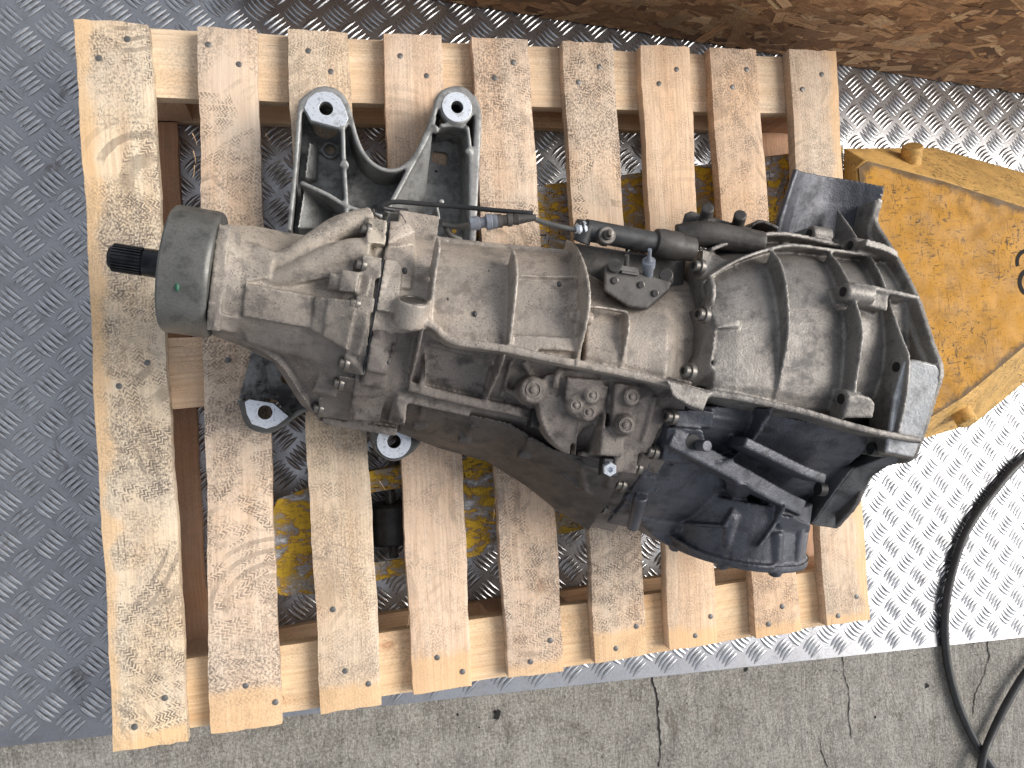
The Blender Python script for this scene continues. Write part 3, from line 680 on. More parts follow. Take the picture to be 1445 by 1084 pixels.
lathe(bm, c0, dS, [(.020, .018), (.012, .024), (.006, .030), (.006, rD - .018), (.001, rD - .012), (0, rD - .0035), (.0025, rD - .0006), (.006, rD), (L - .007, rD), (L - .003, rD - .0008), (L - .001, rD - .0025), (L, rD - .008), (L, .03)], 96)
drum = obj('drum', bm, M['steel_grey'], gear)
bm = bmesh.new(); lathe(bm, c0 + dS * .001, dS, [(-.006, .017), (-.008, .021), (-.004, .0235), (.012, .0255)], 40); obj('seal', bm, M['rubber'], gear)
bm = bmesh.new(); lathe(bm, c0 + dS * (L - .002), dS, [(0, rD - .026), (0, rD - .023), (.012, rD - .023), (.012, rD - .026)], 64); obj('drum_neck', bm, M['hole'], gear)

bm = bmesh.new(); g_ = W(247, 405, .34); bvd = BVHTree.FromObject(drum, bpy.context.evaluated_depsgraph_get()); h_ = bvd.ray_cast(CAM, (W(250, 405, .3) - CAM).normalized())
if h_[0] is not None:
    bmesh.ops.create_icosphere(bm, subdivisions=2, radius=.0045, matrix=Matrix.Translation(h_[0]) @ Matrix.Diagonal((.6, 1.2, .5, 1))); obj('paint_dab', bm, m_simple('green_paint', (.02, .10, .06), .5), drum)
# ---- tail housing -----------------------------------------------------------
bm = bmesh.new()
u = lambda x, y, z=.36: U(x, y, z)
loft(bm, [sec(u(308, 390), [(316, .36), (322, .38), (350, .400), (385, .408), (420, .402), (450, .385), (474, .35)], .27),
          sec(u(345, 395), [(318, .33), (335, .37), (362, .392), (395, .400), (432, .395), (465, .375), (488, .33)], .26),
          sec(u(395, 405), [(328, .31), (345, .35), (372, .380), (412, .393), (450, .385), (482, .365), (512, .31)], .24),
          sec(u(440, 420), [(335, .30), (352, .35), (385, .378), (425, .392), (472, .384), (520, .355), (572, .29)], .22),
          sec(u(478, 440), [(318, .30), (335, .36), (380, .395), (430, .405), (485, .395), (540, .355), (598, .28)], .21),
          sec(u(520, 450), [(303, .30), (322, .37), (375, .412), (430, .418), (490, .408), (550, .36), (608, .28)], .21)])
# collar ring next to drum
ribx(bm, [(318, 316), (313, 345), (308, 385), (303, 430), (300, 468)], u(310, 392, .39), .05, .014)
# cone-shaped struts running up to the flange ears
def strut(pts, r0, r1):
    P = [W(x, y, z) for x, y, z in pts]; tube(bm, P, lambda t: r0 + (r1 - r0) * t, 14, 5)
strut([(378, 372, .380), (410, 362, .382), (445, 342, .382), (480, 322, .378), (525, 312, .374)], .010, .017)
strut([(372, 398, .385), (410, 388, .388), (455, 368, .392), (495, 358, .394), (520, 360, .394)], .010, .020)
ribu(bm, [(400, 392, .39), (450, 380, .40), (500, 372, .405)], .022, .05)
# long web to lower left corner
ribu(bm, [(330, 470, .36), (390, 505, .35), (430, 560, .32), (452, 592, .29)], .008, .05)
tb_ = BVHTree.FromBMesh(bm)
for poly, lift in (([(349, 341), (388, 356), (380, 392), (346, 397)], .003), ([(346, 400), (442, 417), (444, 464), (400, 456), (342, 446)], .006), ([(444, 417), (460, 420), (452, 472), (440, 466)], .010),
                   ([(462, 420), (503, 424), (490, 494), (455, 474)], .013), ([(342, 450), (400, 459), (444, 476), (452, 510), (400, 500), (346, 482)], .001),
                   ([(466, 384), (480, 388), (476, 410), (462, 408)], .010), ([(482, 380), (508, 384), (503, 412), (478, 410)], .014), ([(455, 514), (484, 520), (474, 560), (440, 552)], .004),
                   ([(318, 322), (340, 330), (336, 360), (314, 352)], .002), ([(304, 440), (338, 448), (332, 470), (301, 464)], .003),
                   # ears on the tail side
                   ([(519, 306), (547, 311), (544, 346), (517, 341)], .007), ([(512, 359), (540, 364), (537, 393), (509, 387)], .009), ([(507, 388), (523, 392), (516, 420), (502, 416)], .004),
                   ([(503, 417), (530, 421), (527, 441), (501, 438)], .010), ([(495, 440), (520, 443), (507, 502), (488, 498)], .007), ([(486, 500), (519, 504), (514, 530), (483, 524)], .009),
                   ([(479, 530), (508, 535), (503, 554), (476, 548)], .008), ([(450, 561), (500, 570), (496, 594), (449, 588)], .008)):
    blkhit(bm, poly, lift, .03, tb_)
tail = cast_obj('tail_housing', bm, M['tail'], gear, .0019, 3)

# ---- flange joint between tail and case (two lips, ears with bolts) -----------
EARS = [(545, 316, .372), (527, 372, .405), (515, 425, .425), (500, 512, .415), (492, 548, .395), (470, 580, .35)]
bm = bmesh.new(); bm2 = bmesh.new()
for poly, lift in ():
    pass
hx = BVHTree.FromObject(tail, bpy.context.evaluated_depsgraph_get())
ear_pts = []
for (x, y) in ((521, 324), (514, 374), (505, 429), (490, 513), (482, 541), (453, 577)):
    q_ = hx.ray_cast(CAM, ray(x + 5, y).normalized()); q_ = q_[0] if q_[0] is not None else W(x, y, .39)
    ear_pts.append(q_ - AX * .006 - UP * .0065)
bm.free()
# ---- upper case ---------------------------------------------------------------
T = [(620, 336, .33), (600, 330, .33)]
def S_(x, yx, top, zb=.2): return sec(u(x, yx, .42), top, zb)
loft(bm2, [S_(518, 440, [(306, .35), (318, .375), (350, .398), (395, .408), (435, .414), (465, .412), (480, .38), (485, .30)]),
           S_(575, 440, [(330, .34), (338, .362), (365, .385), (400, .398), (440, .408), (466, .406), (480, .38), (485, .30)]),
           S_(600, 440, [(334, .34), (344, .362), (370, .386), (405, .402), (440, .410), (462, .408), (474, .38), (478, .30)]),
           S_(640, 440, [(340, .34), (348, .362), (372, .388), (410, .405), (450, .416), (484, .414), (490, .38), (495, .30)]),
           S_(720, 440, [(348, .34), (354, .364), (380, .394), (415, .412), (458, .422), (492, .420), (500, .38), (505, .30)]),
           S_(820, 450, [(352, .34), (360, .368), (388, .402), (425, .422), (470, .432), (514, .430), (522, .39), (528, .30)])])
cb_ = BVHTree.FromBMesh(bm2); cb2 = [(578, 404), (540, 400)]
for poly, lift in (([(550, 311), (576, 314), (586, 326), (586, 346), (547, 344)], .012), ([(546, 347), (586, 349), (580, 408), (541, 402)], .005), ([(543, 365), (562, 367), (568, 379), (564, 415), (556, 441), (531, 437)], .011)):
    blkhit(bm2, poly, lift, .03, cb_)
# long top rib band and panels
ribu(bm2, [(610, 334, .352), (690, 344, .354), (760, 350, .358), (815, 356, .362)], .004, .03)
ribu(bm2, [(728, 388, .406), (770, 390, .409), (822, 391, .413)], .003, .012)
ribu(bm2, [(722, 482, .432), (770, 484, .436), (818, 487, .438)], .016, .02)
def rx(pts, xz, d, th, **k): ribx(bm2, pts, u(*xz), d, th, **k)
rx([(618, 334), (620, 350), (616, 375), (612, 405), (608, 430), (606, 452)], (610, 420, .43), .05, .0042)
rx([(724, 352), (728, 364), (730, 385), (728, 415), (724, 450), (719, 490)], (726, 430, .44), .05, .0042)
rx([(800, 338), (812, 346), (824, 370), (831, 400), (832, 430), (826, 465), (818, 495), (812, 514)], (828, 440, .455), .07, .0042)
# seam ridge
SEAM = [(560, 447, .428), (585, 452, .430), (604, 455, .432), (616, 463, .433), (628, 474, .434), (645, 482, .435), (680, 487, .437), (719, 493, .440), (779, 506, .445), (830, 516, .449), (880, 526, .453), (941, 540, .458), (985, 553, .462)]
ribu(bm2, SEAM, .009, .055)
# oval filler boss beside the first rib
pb = W(584, 424, .428); dB = (SD * .90 + UP * .43).normalized(); cyl(bm2, pb, pb - dB * .030, .0190, .0200, 28)
lathe(bm2, W(806, 446, .428) - AX * .004, AX, [(0, .006), (.003, .0075), (.03, .008)], 18)
# flat top bracket tab above the case
box(bm2, W(590, 318, .345), .050, .030, .006, FR)
case = cast_obj('upper_case', bm2, M['case'], gear, .0019, 2)
bm = bmesh.new(); lathe(bm, pb - dB * .0008, dB, [(0, .0155), (.0018, .0153), (.0022, .0125), (.0010, .0115), (.0010, .002)], 32); obj('core_plug', bm, M['bolt'], gear)
for (x, y, z, r) in ((571, 382, .402, .0032), (670, 443, .418, .0028), (632, 422, .414, .0014), (789, 401, .418, .003), (690, 382, .404, .001), (548, 512, .42, .0018)):
    bm = bmesh.new(); b_ = W(x, y, z); bmesh.ops.create_icosphere(bm, subdivisions=2, radius=r, matrix=Matrix.Translation(b_) @ Matrix.Diagonal((1, 1.3, .6, 1)))
    obj('tar_spot', bm, M['rubber'], case)

# ---- middle case (between third rib and bell joint) -------------------------
bm = bmesh.new()
loft(bm, [S_(826, 450, [(358, .33), (372, .36), (405, .400), (432, .420), (475, .430), (512, .430), (522, .39), (528, .30)]),
          S_(880, 455, [(392, .33), (402, .36), (425, .408), (455, .428), (490, .436), (524, .436), (532, .40), (540, .30)]),
          S_(935, 460, [(392, .33), (402, .36), (425, .408), (460, .433), (500, .441), (538, .440), (546, .41), (552, .30)]),
          S_(958, 460, [(388, .33), (400, .36), (422, .395), (460, .418), (505, .424), (540, .422), (550, .40), (556, .30)]),
          S_(1000, 460, [(385, .33), (398, .37), (420, .385), (462, .408), (510, .414), (548, .412), (556, .40), (562, .30)])])
ribx(bm, [(884, 438), (888, 450), (887, 470), (882, 494), (876, 524)], u(885, 480, .448), .05, .0036)
ribu(bm, [(822, 432, .436), (850, 434, .438), (886, 440, .442)], .003, .01)
ribu(bm, [(812, 512, .449), (880, 526, .453), (941, 540, .458), (1000, 556, .463)], .009, .055)
cast_obj('middle_case', bm, M['case'], gear, .0019, 2)

# dark sealing line of the tail joint
dgx = bpy.context.evaluated_depsgraph_get(); hs_ = [BVHTree.FromObject(o_, dgx) for o_ in (tail, case)]; P_ = []
for (x, y) in ((549, 308), (546, 330), (543, 350), (541, 366), (536, 395), (532, 420), (529, 440), (522, 480), (516, 508), (512, 528), (507, 545), (502, 572), (498, 592)):
    zz = [h_.ray_cast(CAM, ray(x + dx, y).normalized())[0] for h_ in hs_ for dx in (-4, 4)]; zz = [q.z for q in zz if q is not None]
    P_.append(W(x, y, (max(zz) if zz else .39) + .0012))
b3 = bmesh.new(); strip(b3, P_, AX * .0016, UP * -.02); obj('gasket', b3, M['steel_dark'], gear)
# shift turret, breather and connectors in the pocket
bm = bmesh.new()
box(bm, W(880, 382, .355), .16, .045, .03, FR)
loft(bm, [[W(x, y, z) for x, y in pp] for z, pp in ((.438, [(853, 378), (862, 370), (900, 384), (948, 398), (944, 408), (912, 436), (885, 432), (852, 410)]),
     (.40, [(851, 382), (862, 372), (902, 386), (946, 402), (942, 412), (914, 440), (885, 438), (852, 414)]), (.35, [(852, 384), (862, 374), (902, 388), (944, 402), (942, 414), (914, 442), (885, 440), (852, 414)]))])
cast_obj('shift_turret', bm, M['plastic'], gear, .0018, 2)
bm = bmesh.new(); lathe(bm, W(914, 392, .43), (W(917, 352, .465) - W(914, 392, .43)), [(0, .0062), (.018, .0062), (.0185, .0078), (.028, .0078), (.029, .0045), (.034, .0025), (.046, .0024)], 20); obj('sensor_plug', bm, M['blue_plastic'], gear)
for k in range(10):
    pass
bm = bmesh.new(); cyl(bm, W(883, 383, .435), W(885, 360, .45), .0032, .0028, 14); box(bm, W(886, 380, .442), .026, .006, .004, FR); box(bm, W(889, 385, .441), .022, .004, .004, FR); cyl(bm, W(868, 380, .43), W(868, 374, .445), .008, .008, 16)
obj('breather', bm, M['plastic'], gear)
for (x_, y_) in ((868, 396), (905, 402), (925, 414)):
    bm = bmesh.new(); cyl(bm, W(x_, y_, .436), W(x_, y_, .442), .0042, .0040, 14, .0008); obj('cover_screw', bm, M['bolt'], gear)
bm = bmesh.new(); cyl(bm, W(940, 395, .42), W(940, 388, .436), .009, .0085, 20, .001); obj('cap', bm, M['plastic'], gear)

# ---- lower case -------------------------------------------------------------------
bm = bmesh.new()
loft(bm, [S_(500, 560, [(470, .405), (500, .400), (530, .385), (560, .360), (585, .325), (604, .27)], .18),
          S_(560, 540, [(462, .405), (495, .395), (528, .378), (558, .352), (585, .315), (606, .26)], .18),
          S_(600, 540, [(462, .405), (500, .388), (535, .366), (562, .345), (590, .31), (612, .25)], .18),
          S_(680, 550, [(480, .415), (512, .390), (545, .372), (578, .348), (606, .305), (634, .245)], .18),
          S_(760, 560, [(495, .420), (525, .400), (560, .380), (595, .350), (628, .305), (656, .245)], .18),
          S_(840, 580, [(512, .430), (545, .412), (590, .392), (625, .360), (662, .305), (700, .24)], .18),
          S_(900, 590, [(525, .440), (560, .422), (605, .402), (650, .365), (695, .305), (738, .24)], .18),
          S_(960, 600, [(538, .445), (575, .430), (620, .410), (668, .37), (712, .305), (752, .24)], .18)])
rx2 = lambda pts, xz, d, th: ribx(bm, pts, u(*xz), d, th, cv=-.06, cz=.28)
rx2([(597, 462), (591, 490), (584, 520), (576, 550), (572, 578), (570, 604)], (583, 530, .40), .035, .0036)
rx2([(713, 500), (702, 530), (690, 557), (676, 584), (664, 610), (654, 630)], (690, 560, .39), .035, .004)
# step along the sump edge, long beads
ribu(bm, [(577, 545, .375), (620, 556, .374), (680, 570, .374), (722, 578, .376), (757, 588, .37)], .012, .05)
ribu(bm, [(560, 556, .36), (600, 566, .355), (664, 580, .352)], .014, .06)
ribu(bm, [(600, 500, .402), (600, 501, .402), (601, 545, .372), (601, 550, .372)], .006, .03)
# flange foot strap
ribu(bm, [(455, 592, .30), (480, 598, .298), (520, 604, .298), (560, 610, .298)], .010, .05)
# half-round raised housing plate
cpt = W(818, 584, .408)
pl = [W(x, y, z) for x, y, z in ((755, 556, .402), (760, 575, .400), (763, 592, .397), (770, 610, .392), (780, 624, .387), (792, 635, .383), (805, 642, .380), (806, 628, .385), (824, 604, .392), (836, 600, .395), (852, 588, .40), (858, 550, .414), (842, 528, .42), (800, 522, .418), (770, 530, .412))]
prism(bm, pl, .03)
pl = [W(x, y, z) for x, y, z in ((801, 532, .424), (797, 560, .417), (799, 574, .414), (806, 584, .411), (816, 590, .410), (824, 595, .408), (836, 594, .407), (847, 584, .410), (853, 570, .414), (856, 552, .419), (850, 536, .424))]
prism(bm, pl, .03)
pl = [W(x, y, z) for x, y, z in ((868, 540, .430), (866, 570, .424), (862, 600, .416), (862, 625, .406), (878, 636, .404), (915, 640, .406), (935, 600, .418), (945, 560, .430), (905, 545, .432))]
prism(bm, pl, .04)
ribu(bm, [(818, 600, .396), (816, 602, .396), (812, 642, .378), (811, 644, .378)], .010, .03)
ribu(bm, [(822, 640, .382), (850, 648, .382), (880, 655, .385)], .006, .03)
for (x, y, z, r, h) in ((753, 550, .412, .0165, .03), (813, 572, .418, .0105, .01), (836, 558, .422, .0105, .01), (831, 582, .414, .0105, .01), (892, 560, .434, .0112, .02), (883, 600, .428, .0135, .02)):
    c = W(x, y, z); lathe(bm, c - UP * h, UP, [(0, r * 1.12), (h - .001, r), (h, r * .92)], 24)
lathe(bm, W(883, 600, .428), UP, [(-.01, .012), (0, .0115), (.004, .0105)], 20)
# cast lug block going down to the nut, vertical pads
box(bm, W(852, 622, .385), .03, .035, .06, FR); box(bm, W(872, 640, .375), .030, .045, .06, FR); cyl(bm, W(894, 655, .37), W(890, 672, .30), .009, .010, 16)
ribhit(bm, [(605, 484), (640, 494), (688, 504)], .003, .004, SD); ribhit(bm, [(602, 500), (598, 520), (594, 545)], .003, .004)
ribhit(bm, [(694, 512), (690, 535), (684, 558)], .003, .004); ribhit(bm, [(722, 510), (716, 535), (708, 560)], .005, .005); ribhit(bm, [(712, 548), (728, 556), (745, 562)], .004, .006, SD)
lb_ = BVHTree.FromBMesh(bm)
for poly, lift in (([(531, 441), (562, 447), (557, 492), (546, 529), (517, 523), (523, 482)], .012), ([(516, 526), (546, 532), (543, 548), (512, 544)], .004), ([(508, 548), (546, 553), (536, 596), (498, 592)], .009), ([(556, 556), (575, 560), (568, 600), (548, 596)], .004)):
    blkhit(bm, poly, lift, .03, lb_)
ribhit(bm, [(790, 520), (786, 535), (784, 548)], .006, .007); ribhit(bm, [(740, 512), (748, 528), (752, 540)], .006, .006); ribhit(bm, [(857, 545), (855, 575), (852, 605)], .006, .004)
ribhit(bm, [(912, 640), (908, 652), (902, 664)], .006, .014); ribhit(bm, [(925, 560), (918, 590), (908, 625)], .004, .006)
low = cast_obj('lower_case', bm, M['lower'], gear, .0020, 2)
for (x, y, z, r) in ((753, 550, .413, .0085), (813, 572, .4185, .0062), (836, 558, .4225, .0062), (831, 582, .4145, .0062), (892, 560, .4345, .0068), (883, 600, .4325, .0078)):
    c = W(x, y, z); bm = bmesh.new()
    lathe(bm, c, UP, [(-.006, r * 1.12), (.0004, r * 1.10), (.0004, r * .98), (-.0016, r * .92), (-.0016, r * .55), (.0008, r * .5), (.0016, r * .3)], 20); obj('plug', bm, M['lower'], low)
bm = bmesh.new(); box(bm, W(753, 590, .372), .010, .022, .02, FR); obj('dark_hole', bm, M['hole'], low)  # solid black block, painted as the shade of a hole
# sump pan: darker lower skin following the silhouette, with two beads
bm = bmesh.new()
loft(bm, [S_(582, 590, [(562, .350), (580, .333), (596, .302), (610, .26)], .19), S_(655, 600, [(580, .348), (598, .328), (616, .296), (633, .25)], .19),
          S_(735, 620, [(596, .354), (612, .338), (632, .305), (652, .25)], .19), S_(800, 650, [(634, .366), (652, .34), (666, .305), (686, .25)], .18),
          S_(850, 680, [(645, .366), (672, .34), (696, .305), (720, .25)], .18), S_(905, 700, [(655, .360), (690, .335), (720, .30), (750, .25)], .18)])
ribhit(bm, [(672, 586), (666, 602), (660, 616), (654, 629)], .007, .006); ribhit(bm, [(757, 598), (750, 618), (743, 636), (737, 650)], .007, .007)
ribhit(bm, [(599, 570), (593, 588), (588, 606)], .005, .005)
ribhit(bm, [(672, 586), (700, 591), (757, 600)], .005, .006, SD); ribhit(bm, [(600, 568), (635, 576), (668, 584)], .005, .006, SD)
ribhit(bm, [(806, 646), (850, 668), (890, 690)], .005, .006, SD); ribhit(bm, [(790, 668), (835, 698), (880, 728)], .004, .005, SD)
ribhit(bm, [(818, 650), (822, 676), (828, 696)], .005, .006); ribhit(bm, [(862, 672), (860, 690), (868, 716)], .006, .008)
for (x, y) in ((656, 620), (740, 642), (592, 600)):
    d_ = ray(x, y).normalized(); q_ = BVHTree.FromBMesh(bm).ray_cast(CAM, d_)
    if q_[0] is not None: lathe(bm, q_[0] - AX * .008 - UP * .002, AX, [(0, .006), (.016, .006)], 14)
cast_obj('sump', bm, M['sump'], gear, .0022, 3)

# ---- bell housing --------------------------------------------------------------------
uF = uof(PU(1328, 515, 0) if False else W(1328, 515, .50))
bm = bmesh.new()
loft(bm, [S_(992, 470, [(372, .36), (385, .395), (415, .425), (460, .447), (510, .455), (552, .455), (562, .43), (572, .34)], .18),
          S_(1020, 470, [(356, .36), (370, .40), (405, .430), (455, .452), (510, .460), (558, .458), (572, .43), (584, .34)], .18),
          S_(1060, 475, [(345, .36), (360, .40), (400, .434), (455, .456), (512, .463), (562, .460), (580, .43), (596, .34)], .18),
          S_(1120, 480, [(338, .34), (352, .39), (395, .434), (455, .458), (520, .463), (575, .455), (600, .42), (640, .33)], .16),
          S_(1175, 490, [(330, .32), (348, .37), (390, .425), (450, .455), (520, .462), (580, .450), (620, .40), (690, .30)], .15),
          S_(1225, 500, [(325, .30), (345, .35), (385, .41), (440, .445), (510, .455), (575, .44), (630, .37), (720, .28)], .15),
          S_(1262, 505, [(320, .28), (340, .33), (380, .40), (435, .440), (510, .450), (575, .43), (640, .35), (735, .26)], .15)])
def rb_(pts, xz, d, th, **k): ribx(bm, pts, u(*xz), d, th, **k)
rb_([(1090, 353), (1101, 368), (1108, 390), (1112, 416), (1114, 445), (1113, 480), (1107, 510), (1100, 545), (1092, 572)], (1113, 480, .478), .05, .0042)
rb_([(1170, 356), (1182, 368), (1192, 385), (1203, 405)], (1218, 470, .492), .06, .004)
rb_([(1207, 424), (1213, 440), (1218, 465), (1217, 485), (1212, 520), (1206, 558)], (1218, 470, .492), .06, .004)
rb_([(1182, 295), (1198, 317), (1213, 340), (1229, 362), (1242, 384), (1251, 407), (1258, 432), (1266, 455), (1275, 480), (1284, 508), (1280, 560), (1268, 612)], (1284, 508, .498), .075, .004)
# outer flange wall
FL = [(1248, 262), (1242, 288), (1237, 312), (1254, 341), (1271, 370), (1293, 413), (1303, 439), (1318, 486), (1330, 522), (1320, 560), (1302, 617), (1286, 650), (1262, 655), (1246, 660), (1230, 672), (1219, 690), (1208, 715), (1181, 745)]
P = smoothpts([PU(x, y, uF) for x, y in FL], 3)
cF = G(uF, .0, .30)
strip(bm, P, AX * .008, lambda i: (cF - P[i]).normalized() * .03)
prism(bm, [p + AX * .004 + (cF - p).normalized() * .02 for p in P] + [G(uF, -.24, .17) + AX * .004, G(uF, .22, .17) + AX * .004], 0,
      [p - AX * .008 + (cF - p).normalized() * .02 for p in P] + [G(uF, -.24, .17) - AX * .008, G(uF, .22, .17) - AX * .008])
# lengthwise ridges (upper edge pair, boss bridge, seam)
ribu(bm, [(1000, 392, .430), (1040, 368, .428), (1085, 352, .426), (1120, 346, .424), (1170, 352, .420), (1230, 360, .41), (1250, 364, .405)], .005, .05)
ribu(bm, [(1004, 352, .40), (1030, 342, .402), (1062, 333, .404), (1110, 330, .40), (1160, 340, .39), (1200, 352, .38)], .006, .04)
ribu(bm, [(1206, 401, .474), (1230, 405, .474), (1255, 411, .476), (1298, 420, .478)], .006, .045); ribu(bm, [(1206, 418, .470), (1230, 422, .470), (1254, 428, .474)], .020, .03)
ribu(bm, [(1222, 342, .43), (1250, 350, .43), (1268, 360, .43)], .010, .03)
ribu(bm, [(985, 553, .462), (1010, 556, .467), (1050, 562, .472), (1092, 571, .478), (1140, 582, .484), (1190, 597, .490), (1240, 610, .494), (1302, 622, .496)], .008, .07)
# corner block and seam pads
def blk(pts, depth): prism(bm, [W(x, y, z) for x, y, z in pts], depth)
PADQ = ([(1277, 508, .494), (1292, 507, .497), (1322, 514, .502), (1330, 526, .502), (1318, 566, .498), (1303, 612, .492), (1290, 648, .478), (1250, 640, .478), (1262, 560, .489)])
blk([(x, y, z - .003) for x, y, z in PADQ], .04)
blk([(1197, 558, .486), (1212, 556, .49), (1230, 561, .49), (1236, 572, .488), (1232, 590, .486), (1190, 590, .482)], .03)
# bosses with bolt holes, seen end-on from the gearbox side
BH = [(1190, 412, .468, .0118, .04), (1187, 563, .476, .0125, .022), (1265, 518, .480, .012, .03), (1228, 631, .430, .012, .04), (1142, 330, .375, .012, .03), (1200, 346, .40, .011, .03)]
for (x, y, z, r, L) in BH:
    p_ = W(x, y, z); lathe(bm, p_, AX, [(0, r * .95), (.002, r), (L, r * 1.0)], 22)
    box(bm, p_ + AX * (L / 2 + .001) - UP * .02, L, r * 1.7, .04, FR)
# bolt-joint ears of the bell (lead edge at the joint)
JB = [(982, 376, .432), (988, 444, .464), (968, 524, .472)]
bb_ = BVHTree.FromBMesh(bm)
for poly, lift in (([(984, 368), (992, 352), (1008, 356), (1040, 376), (1038, 386), (1006, 393), (990, 390)], .006), ([(990, 388), (1006, 392), (1009, 432), (991, 434)], .003),
                   ([(988, 434), (1002, 436), (1020, 441), (1046, 452), (1044, 462), (1013, 463), (1006, 500), (1004, 518), (1032, 532), (1030, 545), (974, 546), (976, 516), (984, 500), (990, 462)], .011)):
    blkhit(bm, poly, lift, .05, bb_)
ribx(bm, [(1003, 388), (1008, 402), (1008, 418), (1006, 428)], u(1007, 410, .45), .02, .006)
# tab at the end of the case seam
loft(bm, [[W(x, y, z) for x, y in pp] for z, pp in ((.468, [(940, 536), (985, 548), (1002, 556), (992, 580), (975, 574), (950, 560)]), (.44, [(940, 536), (985, 548), (1002, 556), (990, 582), (973, 577), (948, 562)]))])
bell = cast_obj('bell_housing', bm, M['bell'], gear, .0020, 2)
for (x, y, z, r, L) in BH:
    bm = bmesh.new(); p_ = W(x, y, z); cyl(bm, p_ - AX * .0012, p_ + AX * .01, r * .52, r * .52, 20); obj('bolt_hole', bm, M['hole'], bell)

b3 = bmesh.new(); cP = sum((W(*q) for q in PADQ), Vector()) / len(PADQ); prism(b3, [cP + (W(*q) - cP) * .97 for q in PADQ], .006); obj('flange_pad', b3, M['pad'], bell, bevel=.0018)
# cowl at the starter opening
bm = bmesh.new()
def shell(rows, th):
    R0 = [smoothpts([W(*p_) for p_ in r_], 3) for r_ in rows]
    a = [[bm.verts.new(p_) for p_ in r_] for r_ in R0]; b = [[bm.verts.new(p_ - UP * th) for p_ in r_] for r_ in R0]
    n = len(a[0]); m_ = len(a)
    for i in range(m_ - 1):
        for k in range(n - 1):
            bm.faces.new((a[i][k], a[i][k + 1], a[i + 1][k + 1], a[i + 1][k])); bm.faces.new((b[i][k], b[i + 1][k], b[i + 1][k + 1], b[i][k + 1]))
    for k in range(n - 1): bm.faces.new((a[0][k], b[0][k], b[0][k + 1], a[0][k + 1])); bm.faces.new((a[-1][k], a[-1][k + 1], b[-1][k + 1], b[-1][k]))
    for i in range(m_ - 1): bm.faces.new((a[i][0], a[i + 1][0], b[i + 1][0], b[i][0])); bm.faces.new((a[i][-1], b[i][-1], b[i + 1][-1], a[i + 1][-1]))
shell([[(1113, 237, .33), (1124, 238, .352), (1136, 242, .342), (1165, 248, .332), (1205, 254, .338), (1249, 263, .35)],
       [(1098, 268, .31), (1112, 272, .354), (1126, 276, .338), (1160, 282, .324), (1200, 288, .328), (1243, 294, .342)],
       [(1078, 300, .30), (1100, 308, .354), (1116, 314, .336), (1150, 320, .320), (1195, 324, .322), (1237, 322, .335)],
       [(1066, 318, .29), (1094, 334, .350), (1110, 340, .332), (1145, 345, .318), (1190, 350, .318), (1236, 350, .33)]], .007)
cowl = cast_obj('starter_cowl', bm, M['slate'], gear, .0018, 3)
# starter mount block with two pegs
bm = bmesh.new()
loft(bm, [[W(x, y, z) for x, y in pp] for z, pp in ((.37, [(966, 302), (975, 298), (1010, 308), (1058, 322), (1068, 335), (1000, 350), (958, 338)]), (.30, [(966, 302), (975, 298), (1010, 308), (1058, 322), (1068, 340), (1000, 352), (955, 340)]))])
tube(bm, [W(955, 335, .375), (W(990, 330, .385)), W(1030, 336, .39), W(1075, 345, .395)], .017, 16, 4)
cyl(bm, W(994, 318, .37), W(999, 293, .40), .0085, .0085, 18); cyl(bm, W(1040, 322, .37), W(1045, 303, .395), .0085, .0085, 18)
ribu(bm, [(1062, 318, .37), (1075, 312, .372), (1100, 322, .376)], .005, .04)
cast_obj('starter_mount', bm, M['plastic'], gear, .0018, 2)

# ---- differential housing (lower side, oil and shade in its colour) -------------------------------------
bm = bmesh.new()
loft(bm, [S_(935, 640, [(578, .42), (600, .418), (640, .39), (680, .35), (715, .31), (738, .26)], .18),
          S_(975, 650, [(572, .428), (600, .424), (650, .38), (690, .35), (722, .31), (746, .26)], .18),
          S_(1040, 660, [(575, .430), (608, .415), (655, .37), (695, .34), (726, .31), (748, .26)], .18),
          S_(1100, 660, [(590, .440), (620, .415), (660, .37), (700, .335), (735, .30), (756, .26)], .17),
          S_(1150, 670, [(600, .445), (635, .415), (675, .37), (705, .33), (725, .29), (738, .26)], .17),
          S_(1215, 680, [(612, .450), (640, .42), (665, .38), (690, .34), (712, .30), (732, .26)], .17)])
# web arms
def arm(pts, w0, d): flat_strip(bm, smoothpts([W(x, y, z) for x, y, z in pts], 3), w0, d)
arm([(948, 618, .432), (990, 640, .430), (1050, 672, .412), (1100, 700, .392), (1135, 718, .375)], .022, .04)
arm([(1052, 624, .452), (1090, 642, .445), (1130, 662, .435), (1166, 676, .425)], .013, .05)
ribx(bm, [(1092, 573), (1082, 592), (1066, 616), (1048, 634), (1024, 652)], u(1085, 590, .46), .06, .0042, cv=-.1, cz=.30)
blk2 = lambda pts, d: prism(bm, [W(x, y, z) for x, y, z in pts], d)
blk2([(943, 603, .43), (992, 606, .436), (1000, 640, .424), (975, 655, .41), (935, 650, .408)], .03)
